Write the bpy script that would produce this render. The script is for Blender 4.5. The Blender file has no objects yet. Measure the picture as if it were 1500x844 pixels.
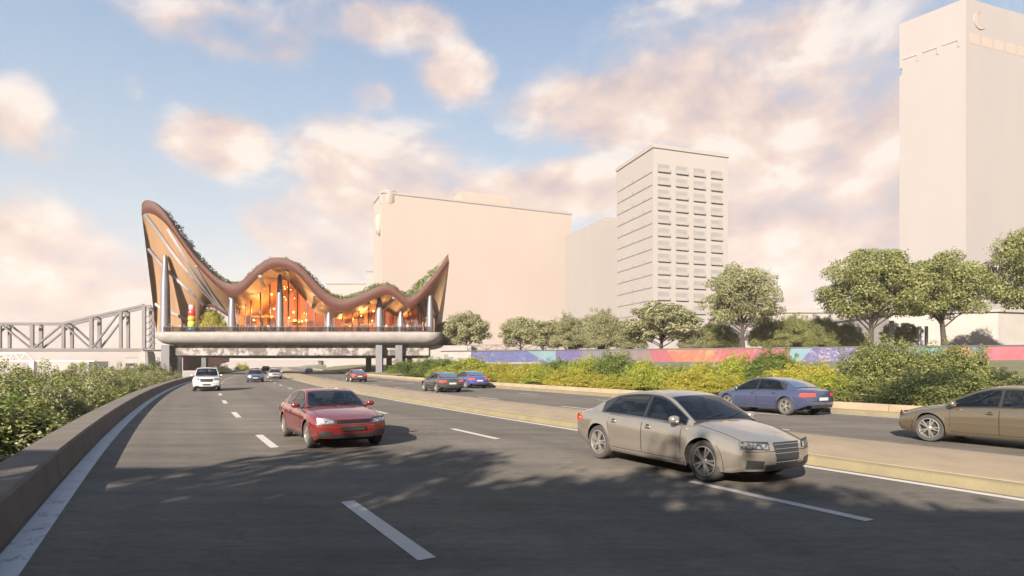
import bpy, math, random
import numpy as np
from mathutils import Vector, Matrix

sc = bpy.context.scene
COL = sc.collection
R = math.radians
F = 880.0      # focal length in photograph pixels
EYE = 1.9      # camera height
random.seed(7)

# ------------------------------------------------------------------ helpers
def tag(o, label=None, cat=None, group=None, kind=None):
    if label: o['label'] = label
    if cat: o['category'] = cat
    if group: o['group'] = group
    if kind: o['kind'] = kind
    return o

def empty(name, loc=(0, 0, 0), rz=0.0):
    o = bpy.data.objects.new(name, None)
    o.empty_display_size = 0.3
    o.location = loc
    o.rotation_euler = (0, 0, rz)
    COL.objects.link(o)
    return o

def add(name, me, parent=None, loc=None):
    o = bpy.data.objects.new(name, me)
    COL.objects.link(o)
    if parent is not None: o.parent = parent
    if loc is not None: o.location = loc
    return o

class MB:
    """collects faces; build() links them as one mesh object"""
    def __init__(s):
        s.v = []; s.f = []; s.m = []
    def face(s, pts, m=0):
        i = len(s.v); s.v += [tuple(p) for p in pts]
        s.f.append(tuple(range(i, i + len(pts)))); s.m.append(m)
    def grid(s, rows, m=0, close=False, flip=False):
        i0 = len(s.v); n = len(rows[0])
        for r in rows: s.v += [tuple(p) for p in r]
        for i in range(len(rows) - 1):
            for j in range(n - 1 + (1 if close else 0)):
                a = i0 + i * n + j; b = i0 + i * n + (j + 1) % n
                c = b + n; d = a + n
                s.f.append((a, d, c, b) if flip else (a, b, c, d)); s.m.append(m)
    def box(s, c, size, rz=0.0, m=0, mat=None):
        hx, hy, hz = size[0] / 2, size[1] / 2, size[2] / 2
        ca, sa = math.cos(rz), math.sin(rz)
        i = len(s.v)
        for dz in (-hz, hz):
            for dx, dy in ((-hx, -hy), (hx, -hy), (hx, hy), (-hx, hy)):
                p = Vector((c[0] + dx * ca - dy * sa, c[1] + dx * sa + dy * ca, c[2] + dz))
                s.v.append(tuple(p))
        for f in ((0, 3, 2, 1), (4, 5, 6, 7), (0, 1, 5, 4), (1, 2, 6, 5), (2, 3, 7, 6), (3, 0, 4, 7)):
            s.f.append(tuple(i + k for k in f)); s.m.append(m)
    def prism(s, poly, z0, z1, m=0):
        n = len(poly); i = len(s.v)
        s.v += [(p[0], p[1], z0) for p in poly] + [(p[0], p[1], z1) for p in poly]
        s.f.append(tuple(i + k for k in reversed(range(n)))); s.m.append(m)
        s.f.append(tuple(i + n + k for k in range(n))); s.m.append(m)
        for k in range(n):
            s.f.append((i + k, i + (k + 1) % n, i + n + (k + 1) % n, i + n + k)); s.m.append(m)
    def tube(s, path, rad, n=8, m=0, cap=True):
        path = [Vector(p) for p in path]
        if not isinstance(rad, (list, tuple)): rad = [rad] * len(path)
        rows = []
        for k, p in enumerate(path):
            d = (path[min(k + 1, len(path) - 1)] - path[max(k - 1, 0)]).normalized()
            a = Vector((0, 0, 1)) if abs(d.z) < 0.9 else Vector((1, 0, 0))
            u = d.cross(a).normalized(); w = u.cross(d).normalized()
            rows.append([p + (u * math.cos(2 * math.pi * j / n) + w * math.sin(2 * math.pi * j / n)) * rad[k] for j in range(n)])
        s.grid(rows, m, close=True)
        if cap:
            s.face(list(reversed(rows[0])), m); s.face(rows[-1], m)
    def bar(s, a, b, w, h=None, m=0):
        """a straight bar of rectangular section from a to b"""
        a = Vector(a); b = Vector(b); h = h or w
        d = (b - a).normalized()
        up = Vector((0, 0, 1)) if abs(d.z) < 0.95 else Vector((0, 1, 0))
        u = d.cross(up).normalized(); v = u.cross(d).normalized()
        rows = [[p + u * sx * w / 2 + v * sy * h / 2 for sx, sy in ((-1, -1), (1, -1), (1, 1), (-1, 1))] for p in (a, b)]
        s.grid(rows, m, close=True); s.face(list(reversed(rows[0])), m); s.face(rows[1], m)
    def lathe(s, prof, n=24, m=0, axis='z', c=(0, 0, 0)):
        rows = []
        for r, h in prof:
            row = []
            for j in range(n):
                a = 2 * math.pi * j / n
                x, y = r * math.cos(a), r * math.sin(a)
                p = (x, y, h) if axis == 'z' else (x, h, y)
                row.append((p[0] + c[0], p[1] + c[1], p[2] + c[2]))
            rows.append(row)
        s.grid(rows, m, close=True, flip=(axis == 'y'))
    def mesh(s, name, mats, smooth=None, weld=False):
        me = bpy.data.meshes.new(name)
        me.from_pydata(s.v, [], s.f)
        for mt in (mats if isinstance(mats, (list, tuple)) else [mats]): me.materials.append(mt)
        me.polygons.foreach_set('material_index', s.m)
        if weld:
            import bmesh
            bm = bmesh.new(); bm.from_mesh(me)
            bmesh.ops.remove_doubles(bm, verts=bm.verts, dist=1e-4)
            bmesh.ops.recalc_face_normals(bm, faces=bm.faces)
            bm.to_mesh(me); bm.free()
        if smooth is not None:
            me.polygons.foreach_set('use_smooth', [True] * len(me.polygons))
            me.set_sharp_from_angle(angle=R(smooth))
        me.update()
        return me
    def build(s, name, mats, parent=None, smooth=None, weld=False, loc=None):
        return add(name, s.mesh(name, mats, smooth, weld), parent, loc)

def interp(x, tab):
    xs = [t[0] for t in tab]
    return float(np.interp(x, xs, [t[1] for t in tab]))

def curve(x, tab):
    """smooth (Catmull-Rom style cubic Hermite, monotone-limited) lookup in a table sorted by x"""
    n = len(tab)
    if x <= tab[0][0]: return tab[0][1]
    if x >= tab[-1][0]: return tab[-1][1]
    for i in range(n - 1):
        if tab[i][0] <= x <= tab[i + 1][0]: break
    def slope(k):
        if k == 0: return (tab[1][1] - tab[0][1]) / (tab[1][0] - tab[0][0])
        if k == n - 1: return (tab[-1][1] - tab[-2][1]) / (tab[-1][0] - tab[-2][0])
        a = (tab[k][1] - tab[k - 1][1]) / (tab[k][0] - tab[k - 1][0])
        b = (tab[k + 1][1] - tab[k][1]) / (tab[k + 1][0] - tab[k][0])
        return 0 if a * b <= 0 else 2 * a * b / (a + b)
    h = tab[i + 1][0] - tab[i][0]; t = (x - tab[i][0]) / h
    return ((2*t**3 - 3*t*t + 1) * tab[i][1] + (t**3 - 2*t*t + t) * h * slope(i)
            + (-2*t**3 + 3*t*t) * tab[i + 1][1] + (t**3 - t*t) * h * slope(i + 1))

def pt(px, py, D):
    return Vector(((px - 750) * D / F, D, EYE + (535 - py) * D / F))

# ------------------------------------------------------------------ materials
def _new(name):
    m = bpy.data.materials.new(name); m.use_nodes = True
    nt = m.node_tree
    return m, nt, nt.nodes['Principled BSDF']

def N(nt, typ, **kw):
    n = nt.nodes.new(typ)
    for k, v in kw.items(): setattr(n, k, v)
    return n

def ramp(nt, fac, stops):
    r = N(nt, 'ShaderNodeValToRGB')
    e = r.color_ramp.elements
    while len(e) < len(stops): e.new(0.5)
    for i, (p, c) in enumerate(stops):
        e[i].position = p; e[i].color = (*c, 1)
    nt.links.new(fac, r.inputs[0])
    return r.outputs[0]

def noise(nt, scale, detail=4, rough=.55, vec=None, stretch=None, dist=0.0):
    n = N(nt, 'ShaderNodeTexNoise')
    n.inputs['Scale'].default_value = scale; n.inputs['Detail'].default_value = detail
    n.inputs['Roughness'].default_value = rough; n.inputs['Distortion'].default_value = dist
    if vec is None:
        vec = N(nt, 'ShaderNodeTexCoord').outputs['Object']
    if stretch:
        mp = N(nt, 'ShaderNodeMapping'); mp.inputs['Scale'].default_value = stretch
        nt.links.new(vec, mp.inputs[0]); vec = mp.outputs[0]
    nt.links.new(vec, n.inputs['Vector'])
    return n.outputs['Fac']

def mix(nt, fac, a, b, mode='MIX'):
    m = N(nt, 'ShaderNodeMix', data_type='RGBA', blend_type=mode)
    for s_, v in ((0, fac), (6, a), (7, b)):
        if hasattr(v, 'links') or isinstance(v, bpy.types.NodeSocket): nt.links.new(v, m.inputs[s_])
        elif s_ == 0: m.inputs[0].default_value = v
        else: m.inputs[s_].default_value = (*v, 1)
    return m.outputs[2]

def mth(nt, op, a, b=None, c=None, clamp=False):
    m = N(nt, 'ShaderNodeMath', operation=op); m.use_clamp = clamp
    for i, v in enumerate((a, b, c)):
        if v is None: continue
        if isinstance(v, bpy.types.NodeSocket): nt.links.new(v, m.inputs[i])
        else: m.inputs[i].default_value = v
    return m.outputs[0]

def bump(nt, bs, h, strength=.3, dist=.02):
    b = N(nt, 'ShaderNodeBump'); b.inputs['Strength'].default_value = strength; b.inputs['Distance'].default_value = dist
    nt.links.new(h, b.inputs['Height']); nt.links.new(b.outputs[0], bs.inputs['Normal'])

def mat(name, c1, c2=None, scale=3.0, rough=.6, metal=0.0, bmp=0.0, bscale=None, coat=0.0, stretch=None, lo=.3, hi=.7, spec=None, bdist=.02):
    m, nt, bs = _new(name)
    bs.inputs['Roughness'].default_value = rough; bs.inputs['Metallic'].default_value = metal
    bs.inputs['Coat Weight'].default_value = coat; bs.inputs['Coat Roughness'].default_value = .04
    if spec is not None: bs.inputs['Specular IOR Level'].default_value = spec
    if c2 is None: c2 = tuple(x * .86 for x in c1)
    f = noise(nt, scale, 6, stretch=stretch)
    nt.links.new(ramp(nt, f, [(lo, c1), (hi, c2)]), bs.inputs['Base Color'])
    if bmp: bump(nt, bs, noise(nt, bscale or scale * 6, 5), bmp, bdist)
    return m

def emis(name, c, s):
    m, nt, bs = _new(name)
    bs.inputs['Base Color'].default_value = (*c, 1)
    bs.inputs['Emission Color'].default_value = (*c, 1); bs.inputs['Emission Strength'].default_value = s
    return m

def leafmat(name, c1, c2, c3, tr=.35):
    m, nt, bs = _new(name)
    g = N(nt, 'ShaderNodeNewGeometry')
    tc = N(nt, 'ShaderNodeTexCoord').outputs['Object']
    big = noise(nt, .55, 2, vec=tc)
    f = mth(nt, 'ADD', mth(nt, 'MULTIPLY', g.outputs['Random Per Island'], .45), mth(nt, 'MULTIPLY', big, .75))
    col = ramp(nt, f, [(.25, c1), (.55, c2), (.85, c3)])
    bs.inputs['Roughness'].default_value = .55; bs.inputs['Specular IOR Level'].default_value = .3
    nt.links.new(col, bs.inputs['Base Color'])
    t = N(nt, 'ShaderNodeBsdfTranslucent'); nt.links.new(mix(nt, .5, col, (.16, .2, .03)), t.inputs[0])
    ms = N(nt, 'ShaderNodeMixShader'); ms.inputs[0].default_value = tr
    nt.links.new(bs.outputs[0], ms.inputs[1]); nt.links.new(t.outputs[0], ms.inputs[2])
    nt.links.new(ms.outputs[0], nt.nodes['Material Output'].inputs[0])
    return m

def glassmat(name, tint, refl=.18, rough=.02):
    m, nt, bs = _new(name)
    tr = N(nt, 'ShaderNodeBsdfTransparent'); tr.inputs[0].default_value = (*tint, 1)
    gl = N(nt, 'ShaderNodeBsdfGlossy'); gl.inputs['Roughness'].default_value = rough
    fr = N(nt, 'ShaderNodeFresnel'); fr.inputs[0].default_value = 1.5
    f = mth(nt, 'ADD', mth(nt, 'MULTIPLY', fr.outputs[0], .8), refl, clamp=True)
    ms = N(nt, 'ShaderNodeMixShader'); nt.links.new(f, ms.inputs[0])
    nt.links.new(tr.outputs[0], ms.inputs[1]); nt.links.new(gl.outputs[0], ms.inputs[2])
    nt.links.new(ms.outputs[0], nt.nodes['Material Output'].inputs[0])
    return m

def asphalt(name, base):
    m, nt, bs = _new(name)
    tc = N(nt, 'ShaderNodeTexCoord').outputs['Object']
    fine = noise(nt, 60, 3, .7, tc)
    streak = noise(nt, .8, 6, .6, tc, stretch=(.3, 1.8, 1))
    patch = noise(nt, .13, 5, .6, tc)
    f = mth(nt, 'ADD', mth(nt, 'MULTIPLY', streak, .5), mth(nt, 'MULTIPLY', patch, .5))
    a = tuple(x * .58 for x in base); c = tuple(x * 1.42 for x in base)
    col = ramp(nt, f, [(.34, a), (.5, base), (.66, c)])
    sp = ramp(nt, fine, [(.3, (.62, .62, .62)), (.7, (1.35, 1.33, 1.3))])
    mid = noise(nt, 7, 5, .65, tc, stretch=(.6, 1.4, 1))
    col = mix(nt, .7, col, ramp(nt, mid, [(.35, (.72, .72, .73)), (.65, (1.25, 1.24, 1.22))]), 'MULTIPLY')
    # cracks and seams
    v = N(nt, 'ShaderNodeTexVoronoi', feature='DISTANCE_TO_EDGE'); v.inputs['Scale'].default_value = .22
    wv = N(nt, 'ShaderNodeMix', data_type='VECTOR')
    nz = N(nt, 'ShaderNodeTexNoise'); nz.inputs['Scale'].default_value = 1.1; nz.inputs['Detail'].default_value = 5
    nt.links.new(tc, nz.inputs['Vector'])
    va = N(nt, 'ShaderNodeVectorMath', operation='MULTIPLY_ADD')
    nt.links.new(nz.outputs['Color'], va.inputs[0]); va.inputs[1].default_value = (1.6, 1.6, 0); nt.links.new(tc, va.inputs[2])
    nt.links.new(va.outputs[0], v.inputs['Vector'])
    cr = ramp(nt, v.outputs['Distance'], [(.0, (.72, .72, .72)), (.004, (1, 1, 1))])
    col = mix(nt, 1.0, mix(nt, .8, col, sp, 'MULTIPLY'), cr, 'MULTIPLY')
    # tyre polished wheel paths and a darker oil line in each lane
    off = N(nt, 'ShaderNodeAttribute'); off.attribute_name = 'lane_offset'
    tot = None
    for c_, w_, k_ in [(x_ + s_, .42, .30) for x_ in (1.8, 6.1, 10.2, 18.2, 22.4) for s_ in (-.82, .82)] + [(x_, .3, .22) for x_ in (1.8, 6.1, 10.2, 18.2, 22.4)]:
        g_ = mth(nt, 'DIVIDE', mth(nt, 'SUBTRACT', off.outputs['Fac'], c_), w_)
        g_ = mth(nt, 'MULTIPLY', mth(nt, 'EXPONENT', mth(nt, 'MULTIPLY', mth(nt, 'MULTIPLY', g_, g_), -1.0)), k_)
        tot = g_ if tot is None else mth(nt, 'ADD', tot, g_)
    tot = mth(nt, 'MULTIPLY', tot, mth(nt, 'ADD', .4, patch))
    col = mix(nt, tot, col, (.028, .026, .024))
    nt.links.new(col, bs.inputs['Base Color'])
    bs.inputs['Roughness'].default_value = .82; bs.inputs['Specular IOR Level'].default_value = .35
    bump(nt, bs, mth(nt, 'ADD', fine, mth(nt, 'MULTIPLY', noise(nt, 180, 2, .6, tc), .7)), .55, .012)
    return m

def paintline(name, base, wear, under):
    """road paint with worn patches and cracks"""
    m, nt, bs = _new(name)
    tc = N(nt, 'ShaderNodeTexCoord').outputs['Object']
    f = noise(nt, 3.2, 8, .7, tc); f2 = noise(nt, 38, 3, .7, tc)
    k = mth(nt, 'ADD', mth(nt, 'MULTIPLY', f, .65), mth(nt, 'MULTIPLY', f2, .35))
    nt.links.new(ramp(nt, k, [(wear - .06, under), (wear + .03, base), (.75, tuple(x * .85 for x in base))]), bs.inputs['Base Color'])
    bs.inputs['Roughness'].default_value = .6
    bump(nt, bs, f2, .3, .006)
    return m

def carpaint(name, c, flake=0.0, rough=.3):
    m, nt, bs = _new(name)
    f = noise(nt, 2.5, 4)
    dust = ramp(nt, f, [(.35, c), (.75, tuple(.9 * x + .012 for x in c))])
    nt.links.new(dust, bs.inputs['Base Color'])
    bs.inputs['Metallic'].default_value = flake; bs.inputs['Roughness'].default_value = rough
    bs.inputs['Coat Weight'].default_value = 1.0; bs.inputs['Coat Roughness'].default_value = .05
    return m

def facademat(name, c, cell=(3.2, 3.2), dark=.93, shift=0.0):
    """pale render with faint panel joints and soft weathering"""
    m, nt, bs = _new(name)
    tc = N(nt, 'ShaderNodeTexCoord').outputs['Object']
    sx = N(nt, 'ShaderNodeSeparateXYZ'); nt.links.new(tc, sx.inputs[0])
    hz = mth(nt, 'FRACT', mth(nt, 'DIVIDE', sx.outputs[2], cell[1]))
    hx = mth(nt, 'FRACT', mth(nt, 'DIVIDE', mth(nt, 'ADD', sx.outputs[0], mth(nt, 'MULTIPLY', sx.outputs[1], 1.37)), cell[0]))
    line = mth(nt, 'MAXIMUM', mth(nt, 'LESS_THAN', hz, .05), mth(nt, 'LESS_THAN', hx, .04))
    w = noise(nt, .06, 6, .6, tc, stretch=(1, 1, .35))
    col = ramp(nt, w, [(.3, c), (.7, tuple(x * .93 for x in c))])
    nt.links.new(mix(nt, mth(nt, 'MULTIPLY', line, 1 - dark), col, (.1, .085, .075)), bs.inputs['Base Color'])
    bs.inputs['Roughness'].default_value = .85
    return m

def mural(name, stops, scale=.35, dist=2.0, speck=None, sp_lo=.56, wash=.0):
    m, nt, bs = _new(name)
    tc = N(nt, 'ShaderNodeTexCoord').outputs['Object']
    f = noise(nt, scale, 3, .5, tc, dist=dist)
    r = N(nt, 'ShaderNodeValToRGB'); r.color_ramp.interpolation = 'EASE'
    e = r.color_ramp.elements
    while len(e) < len(stops): e.new(.5)
    for i, (p, c) in enumerate(stops): e[i].position = p; e[i].color = (*c, 1)
    nt.links.new(f, r.inputs[0]); col = r.outputs[0]
    if speck:
        g = noise(nt, 1.5, 6, .7, tc, dist=1.2)
        k = ramp(nt, g, [(sp_lo, (0, 0, 0)), (sp_lo + .06, (1, 1, 1))])
        col = mix(nt, k, col, speck)
    stain = noise(nt, .8, 5, .6, tc, stretch=(1, 1, .3))
    col = mix(nt, mth(nt, 'MULTIPLY', stain, .25), col, (.1, .085, .08))
    nt.links.new(col, bs.inputs['Base Color']); bs.inputs['Roughness'].default_value = .7
    return m

M = {}
M['asphalt'] = asphalt('asphalt', (.088, .077, .064))
M['white_line'] = paintline('white line paint', (.34, .325, .30), .34, (.10, .09, .08))
M['edge_line'] = paintline('worn edge paint', (.34, .345, .36), .44, (.08, .08, .082))
M['concrete'] = mat('barrier concrete', (.10, .083, .064), (.062, .053, .042), 1.2, .85, bmp=.35, bscale=28)
M['tan_concrete'] = mat('tan concrete', (.20, .155, .10), (.15, .115, .077), 1.5, .88, bmp=.4, bscale=22, stretch=(1, .5, 1))
M['yellow_kerb'] = mat('yellow kerb paint', (.135, .112, .058), (.10, .083, .048), 1.6, .75, bmp=.3, bscale=20)
M['soil'] = mat('bank soil', (.10, .085, .04), (.05, .06, .022), .8, .95, bmp=.6, bscale=6, bdist=.08)
M['plain'] = mat('dry plain', (.27, .22, .18), (.22, .19, .165), .01, .95)
M['terrace'] = mat('terrace paving', (.25, .22, .18), (.2, .18, .15), .5, .9)
M['cream'] = facademat('cream tower render', (.22, .184, .162))
M['cream_high'] = facademat('high tower panels', (.158, .147, .143), (4.2, 4.0), .95)
M['cream2'] = facademat('cream tower panels', (.190, .175, .166), (4, 3.6), .96)
M['cream3'] = facademat('pale low building', (.178, .163, .154), (5, 4), .95)
M['shade_cream'] = mat('balcony render', (.176, .167, .163), None, .3, .85)
M['steel'] = mat('painted bridge steel', (.062, .054, .056), (.04, .035, .037), .35, .6, .1)
M['pale_steel'] = mat('pale bridge steel', (.36, .32, .29), None, .3, .6)
M['silver'] = mat('brushed silver cladding', (.135, .13, .145), (.09, .087, .10), .9, .45, .3, stretch=(1, 1, .15))
M['rib'] = mat('pale rib cladding', (.185, .175, .185), (.15, .142, .15), .9, .5, .1)
M['slate'] = mat('slate pier cladding', (.055, .053, .063), (.035, .034, .042), .6, .5, .2, stretch=(1, 1, .2))
M['dark_metal'] = mat('dark metal', (.035, .035, .04), None, 2, .45, .5)
M['copper'] = mat('copper fascia', (.045, .0100, .0048), (.032, .0072, .0036), .25, .55, 0.0, bmp=.08, bscale=2, spec=.16)
M['deck'] = mat('pale deck concrete', (.18, .166, .16), (.135, .125, .12), .8, .8, bmp=.25, bscale=7)
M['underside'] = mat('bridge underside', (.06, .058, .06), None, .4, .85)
M['bark'] = mat('tree bark', (.032, .024, .018), (.016, .012, .01), 3, .9, bmp=.7, bscale=9, bdist=.05, stretch=(1, 1, .25))
M['wood'] = mat('soffit timber', (.29, .145, .06), (.22, .105, .043), .5, .5, bmp=.12, bscale=3, stretch=(3.2, 1, .18), spec=.3)
M['wood_light'] = mat('wing timber', (.21, .128, .072), (.165, .10, .055), .5, .55, bmp=.12, bscale=3, stretch=(3.5, 1, .12), spec=.3)
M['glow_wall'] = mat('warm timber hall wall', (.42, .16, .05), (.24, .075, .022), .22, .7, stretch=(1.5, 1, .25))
M['hall_floor'] = mat('hall floor', (.2, .12, .07), None, .6, .5)
M['facade_glass'] = glassmat('facade glass', (.93, .88, .82), .03)
M['lamp'] = emis('hall pendant lamp', (1, .50, .12), 3.5)
M['rubber'] = mat('tyre rubber', (.022, .021, .02), (.035, .033, .03), 6, .85)
M['alloy'] = mat('alloy wheel', (.42, .40, .37), (.34, .32, .3), 4, .35, .8)
M['black_trim'] = mat('black plastic trim', (.016, .016, .017), None, 5, .45)
M['void'] = mat('wheel well lining', (.012, .012, .012), None, 5, .9)
M['chrome'] = mat('bright window trim', (.62, .6, .58), None, 5, .18, 1.0)
M['red_lens'] = mat('red lamp lens', (.42, .025, .015), (.5, .04, .02), 8, .12, coat=1)
M['amber'] = mat('amber lamp lens', (.55, .18, .02), None, 8, .15, coat=1)
M['plate'] = mat('number plate', (.30, .30, .29), None, 5, .5)
M['leaf_olive'] = leafmat('olive leaves', (0.060, 0.074, 0.021), (0.127, 0.140, 0.043), (0.200, 0.200, 0.074))
M['leaf_pale'] = leafmat('pale dusty leaves', (0.100, 0.103, 0.044), (0.169, 0.169, 0.083), (0.234, 0.228, 0.122))
M['leaf_green'] = leafmat('mid green leaves', (0.038, 0.063, 0.016), (0.082, 0.113, 0.022), (0.138, 0.164, 0.038))
M['leaf_yellow'] = leafmat('yellow green leaves', (0.139, 0.139, 0.018), (0.256, 0.234, 0.029), (0.365, 0.314, 0.051))
M['leaf_lime'] = leafmat('lime leaves', (0.102, 0.137, 0.017), (0.204, 0.222, 0.029), (0.306, 0.298, 0.052))
M['leaf_dark'] = leafmat('dark leaves', (0.014, 0.021, 0.009), (0.029, 0.040, 0.014), (0.058, 0.067, 0.024))
M['leaf_roof'] = leafmat('roof planting', (.03, .045, .015), (.08, .10, .03), (.17, .18, .06))

M['car_glass'] = glassmat('tinted car glass', (.42, .43, .43), .05, .015)
M['cabin'] = mat('cabin upholstery', (.022, .021, .021), (.03, .028, .027), 5, .8)
def lampglass():
    m, nt, bs = _new('headlamp lens')
    bs.inputs['Base Color'].default_value = (.35, .36, .38, 1); bs.inputs['Metallic'].default_value = .75
    bs.inputs['Roughness'].default_value = .15; bs.inputs['Coat Weight'].default_value = 1
    f = noise(nt, 22, 2); nt.links.new(ramp(nt, f, [(.35, (.03, .03, .035)), (.6, (.45, .46, .48))]), bs.inputs['Base Color'])
    return m
M['headlamp'] = lampglass()

def speckle():
    m, nt, bs = _new('speckled stone panels')
    tc = N(nt, 'ShaderNodeTexCoord').outputs['Object']
    a = noise(nt, .5, 6, .66, tc); b = noise(nt, 1.0, 6, .75, tc)
    col = ramp(nt, a, [(.44, (.018, .014, .012)), (.50, (.06, .042, .032)), (.55, (.125, .118, .117)), (.7, (.16, .152, .15))])
    k = ramp(nt, b, [(.36, (.3, .26, .22)), (.46, (1, 1, 1))])
    nt.links.new(mix(nt, .9, col, k, 'MULTIPLY'), bs.inputs['Base Color']); bs.inputs['Roughness'].default_value = .6
    return m
M['speckle'] = speckle()
def watermat():
    m, nt, bs = _new('river water')
    bs.inputs['Base Color'].default_value = (.06, .075, .08, 1); bs.inputs['Roughness'].default_value = .12
    bump(nt, bs, noise(nt, .35, 4, stretch=(1, 2.5, 1)), .25, .3)
    return m
M['water'] = watermat()
# ------------------------------------------------------------------ road alignment
SLOPE = [(-60, .60), (0, .595), (10, .58), (20, .545), (40, .50), (60, .46), (90, .42), (140, .388), (200, .38), (700, .38)]
_DS = np.arange(-60, 701, .5)
_SL = np.interp(_DS, [a for a, b in SLOPE], [b for a, b in SLOPE])
_XS = -np.concatenate([[0], np.cumsum((_SL[1:] + _SL[:-1]) / 2 * .5)])
_XS += -5.29 - np.interp(6.56, _DS, _XS)
def road(D, off, z=0.0):
    x = float(np.interp(D, _DS, _XS)); m = float(np.interp(D, _DS, _SL)); q = math.sqrt(1 + m * m)
    return Vector((x + off / q, D + off * m / q, z))
def heading(D):
    """unit vector along the road, away from the camera"""
    m = float(np.interp(D, _DS, _SL)); q = math.sqrt(1 + m * m)
    return Vector((-m / q, 1 / q, 0))
def station(px, off):
    """road distance whose point at this offset lies on the bearing of photo column px"""
    u = (px - 750) / F
    lo, hi = 1.0, 650.0
    f = lambda d: (lambda p: p.x - u * p.y)(road(d, off))
    for _ in range(60):
        mid = (lo + hi) / 2
        if f(mid) > 0: lo = mid
        else: hi = mid
    return lo
def drange(a, b):
    out = []; d = a
    while d < b:
        out.append(d); d += 1.0 if d < 45 else (3.0 if d < 160 else 12.0)
    out.append(b)
    return out
def ribbon(mb, sect, a, b, m=0):
    mb.grid([[road(d, o, z) for o, z in sect] for d in drange(a, b)], m)

# ------------------------------------------------------------------ the setting
mb = MB()
ribbon(mb, [(-420, -7.4), (-60, -7.2), (-16, -6.0), (-8, -4.6), (-3.5, -3.0), (-1.4, -1.0), (-1.0, -.06), (25.1, -.06), (25.5, .12), (30, .5), (36, 1.5), (44, 2.1), (60, 2.3), (330, 2.3)], -58, 660)
tag(mb.build('ground', M['soil'], smooth=60), kind='structure')
mb = MB(); mb.face([(-9000, -400, -7.6), (9000, -400, -7.6), (9000, 12000, -7.6), (-9000, 12000, -7.6)])
tag(mb.build('plain', M['plain']), kind='structure')
mb = MB(); mb.face([(-1500, -50, -6.9), (-28, -50, -6.9), (-330, 690, -6.9), (-900, 900, -6.9), (-1500, 900, -6.9)])
tag(mb.build('river', M['water']), kind='structure')
mb = MB(); ribbon(mb, [(-.45, 0), (4, 0), (8, 0), (12.1, 0)], -58, 640)
def lanes(o, offs):
    at = o.data.attributes.new('lane_offset', 'FLOAT', 'POINT')
    n_ = len(offs); at.data.foreach_set('value', [offs[i % n_] for i in range(len(o.data.vertices))])
    return o
tag(lanes(mb.build('road', M['asphalt']), [-.45, 4, 8, 12.1]), kind='structure')
mb = MB(); ribbon(mb, [(15.2, 0), (19, 0), (24.5, 0)], -58, 640)
tag(lanes(mb.build('far_road', M['asphalt']), [15.2, 19, 24.5]), kind='structure')
mb = MB(); ribbon(mb, [(12.12, -.02), (12.16, .18), (12.3, .195), (13.8, .21), (15.2, .19), (15.3, .17), (15.34, -.02)], -58, 560)
tag(mb.build('median', M['tan_concrete'], smooth=40), kind='structure')
mb = MB(); ribbon(mb, [(11.93, -.02), (11.96, .13), (12.0, .165), (12.157, .17)], -58, 560)
tag(mb.build('kerb', M['yellow_kerb'], smooth=40), kind='structure')
mb = MB(); ribbon(mb, [(24.36, -.02), (24.39, .15), (24.43, .17), (24.6, .175)], -58, 560)
tag(mb.build('kerb', M['yellow_kerb'], smooth=40), kind='structure')

# painted markings
Z = .006
def dash(mb, off, d0, length, w=.16):
    h = heading(d0).y
    rows = []
    for k in range(5):
        d = d0 + (k / 4 - .5) * length * h
        rows.append([road(d, off - w / 2, Z), road(d, off + w / 2, Z)])
    mb.grid(rows)
mb = MB()
ribbon(mb, [(11.62, Z), (11.80, Z)], -58, 560)
ribbon(mb, [(24.0, Z), (24.17, Z)], -58, 560)
for k in range(-3, 40):
    dash(mb, 3.5, 5.35 + k * 8.0, 2.9, .19)
for k in range(-3, 40):
    dash(mb, 8.72, 8.75 - 4.6 + k * 8.2, 2.9, .17)
for k in range(-3, 40):
    dash(mb, 17.1, 18.4 + k * 8.2, 2.9, .15)
    dash(mb, 21.6, 13.2 + k * 8.2, 2.9, .15)
tag(mb.build('road_markings', M['white_line']), kind='structure')
mb = MB(); ribbon(mb, [(-.13, Z), (.15, Z)], -58, 560)
tag(mb.build('edge_marking', M['edge_line']), kind='structure')

# parapet along the left edge, cast in lengths with open joints
def parapet(a, b, sect, name, m, joint):
    mb = MB(); d = a
    while d < b:
        e = min(d + joint, b)
        ds = np.linspace(d + .012, e - .012, max(2, int((e - d) / 2) + 1))
        rows = [[road(float(x), o, z) for o, z in sect] for x in ds]
        mb.grid(rows); mb.face(rows[0]); mb.face(list(reversed(rows[-1])))
        d = e
    return mb.build(name, m, smooth=35)
w = parapet(-50, 330, [(-.17, -.05), (-.19, .10), (-.23, .42), (-.27, .455), (-.80, .455), (-.84, .42), (-.86, -1.2)], 'concrete_parapet', M['concrete'], 6.0)
tag(w, 'low concrete parapet curving along the left edge of the road', 'barrier')
w = parapet(-50, 330, [(24.62, .17), (24.67, .39), (24.71, .43), (24.98, .43), (25.02, .39), (25.1, -.1)], 'concrete_barrier', M['tan_concrete'], 6.0)
tag(w, 'tan concrete barrier between the far carriageway and the yellow green shrubs', 'barrier')

# terrace behind the painted wall
WA, WB = Vector((-13.5, 114.2, 0)), Vector((92, 70, 0))
wd = (WB - WA).normalized(); wn = Vector((-wd.y, wd.x, 0))       # wn points away from the road
mb = MB()
mb.prism([WA + wn * .4, WB + wn * .4, WB + wn * .4 + Vector((400, -60, 0)), Vector((700, 700, 0)), Vector((-14, 700, 0))], 1.0, 4.35)
tag(mb.build('terrace', M['terrace']), kind='structure')

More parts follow.
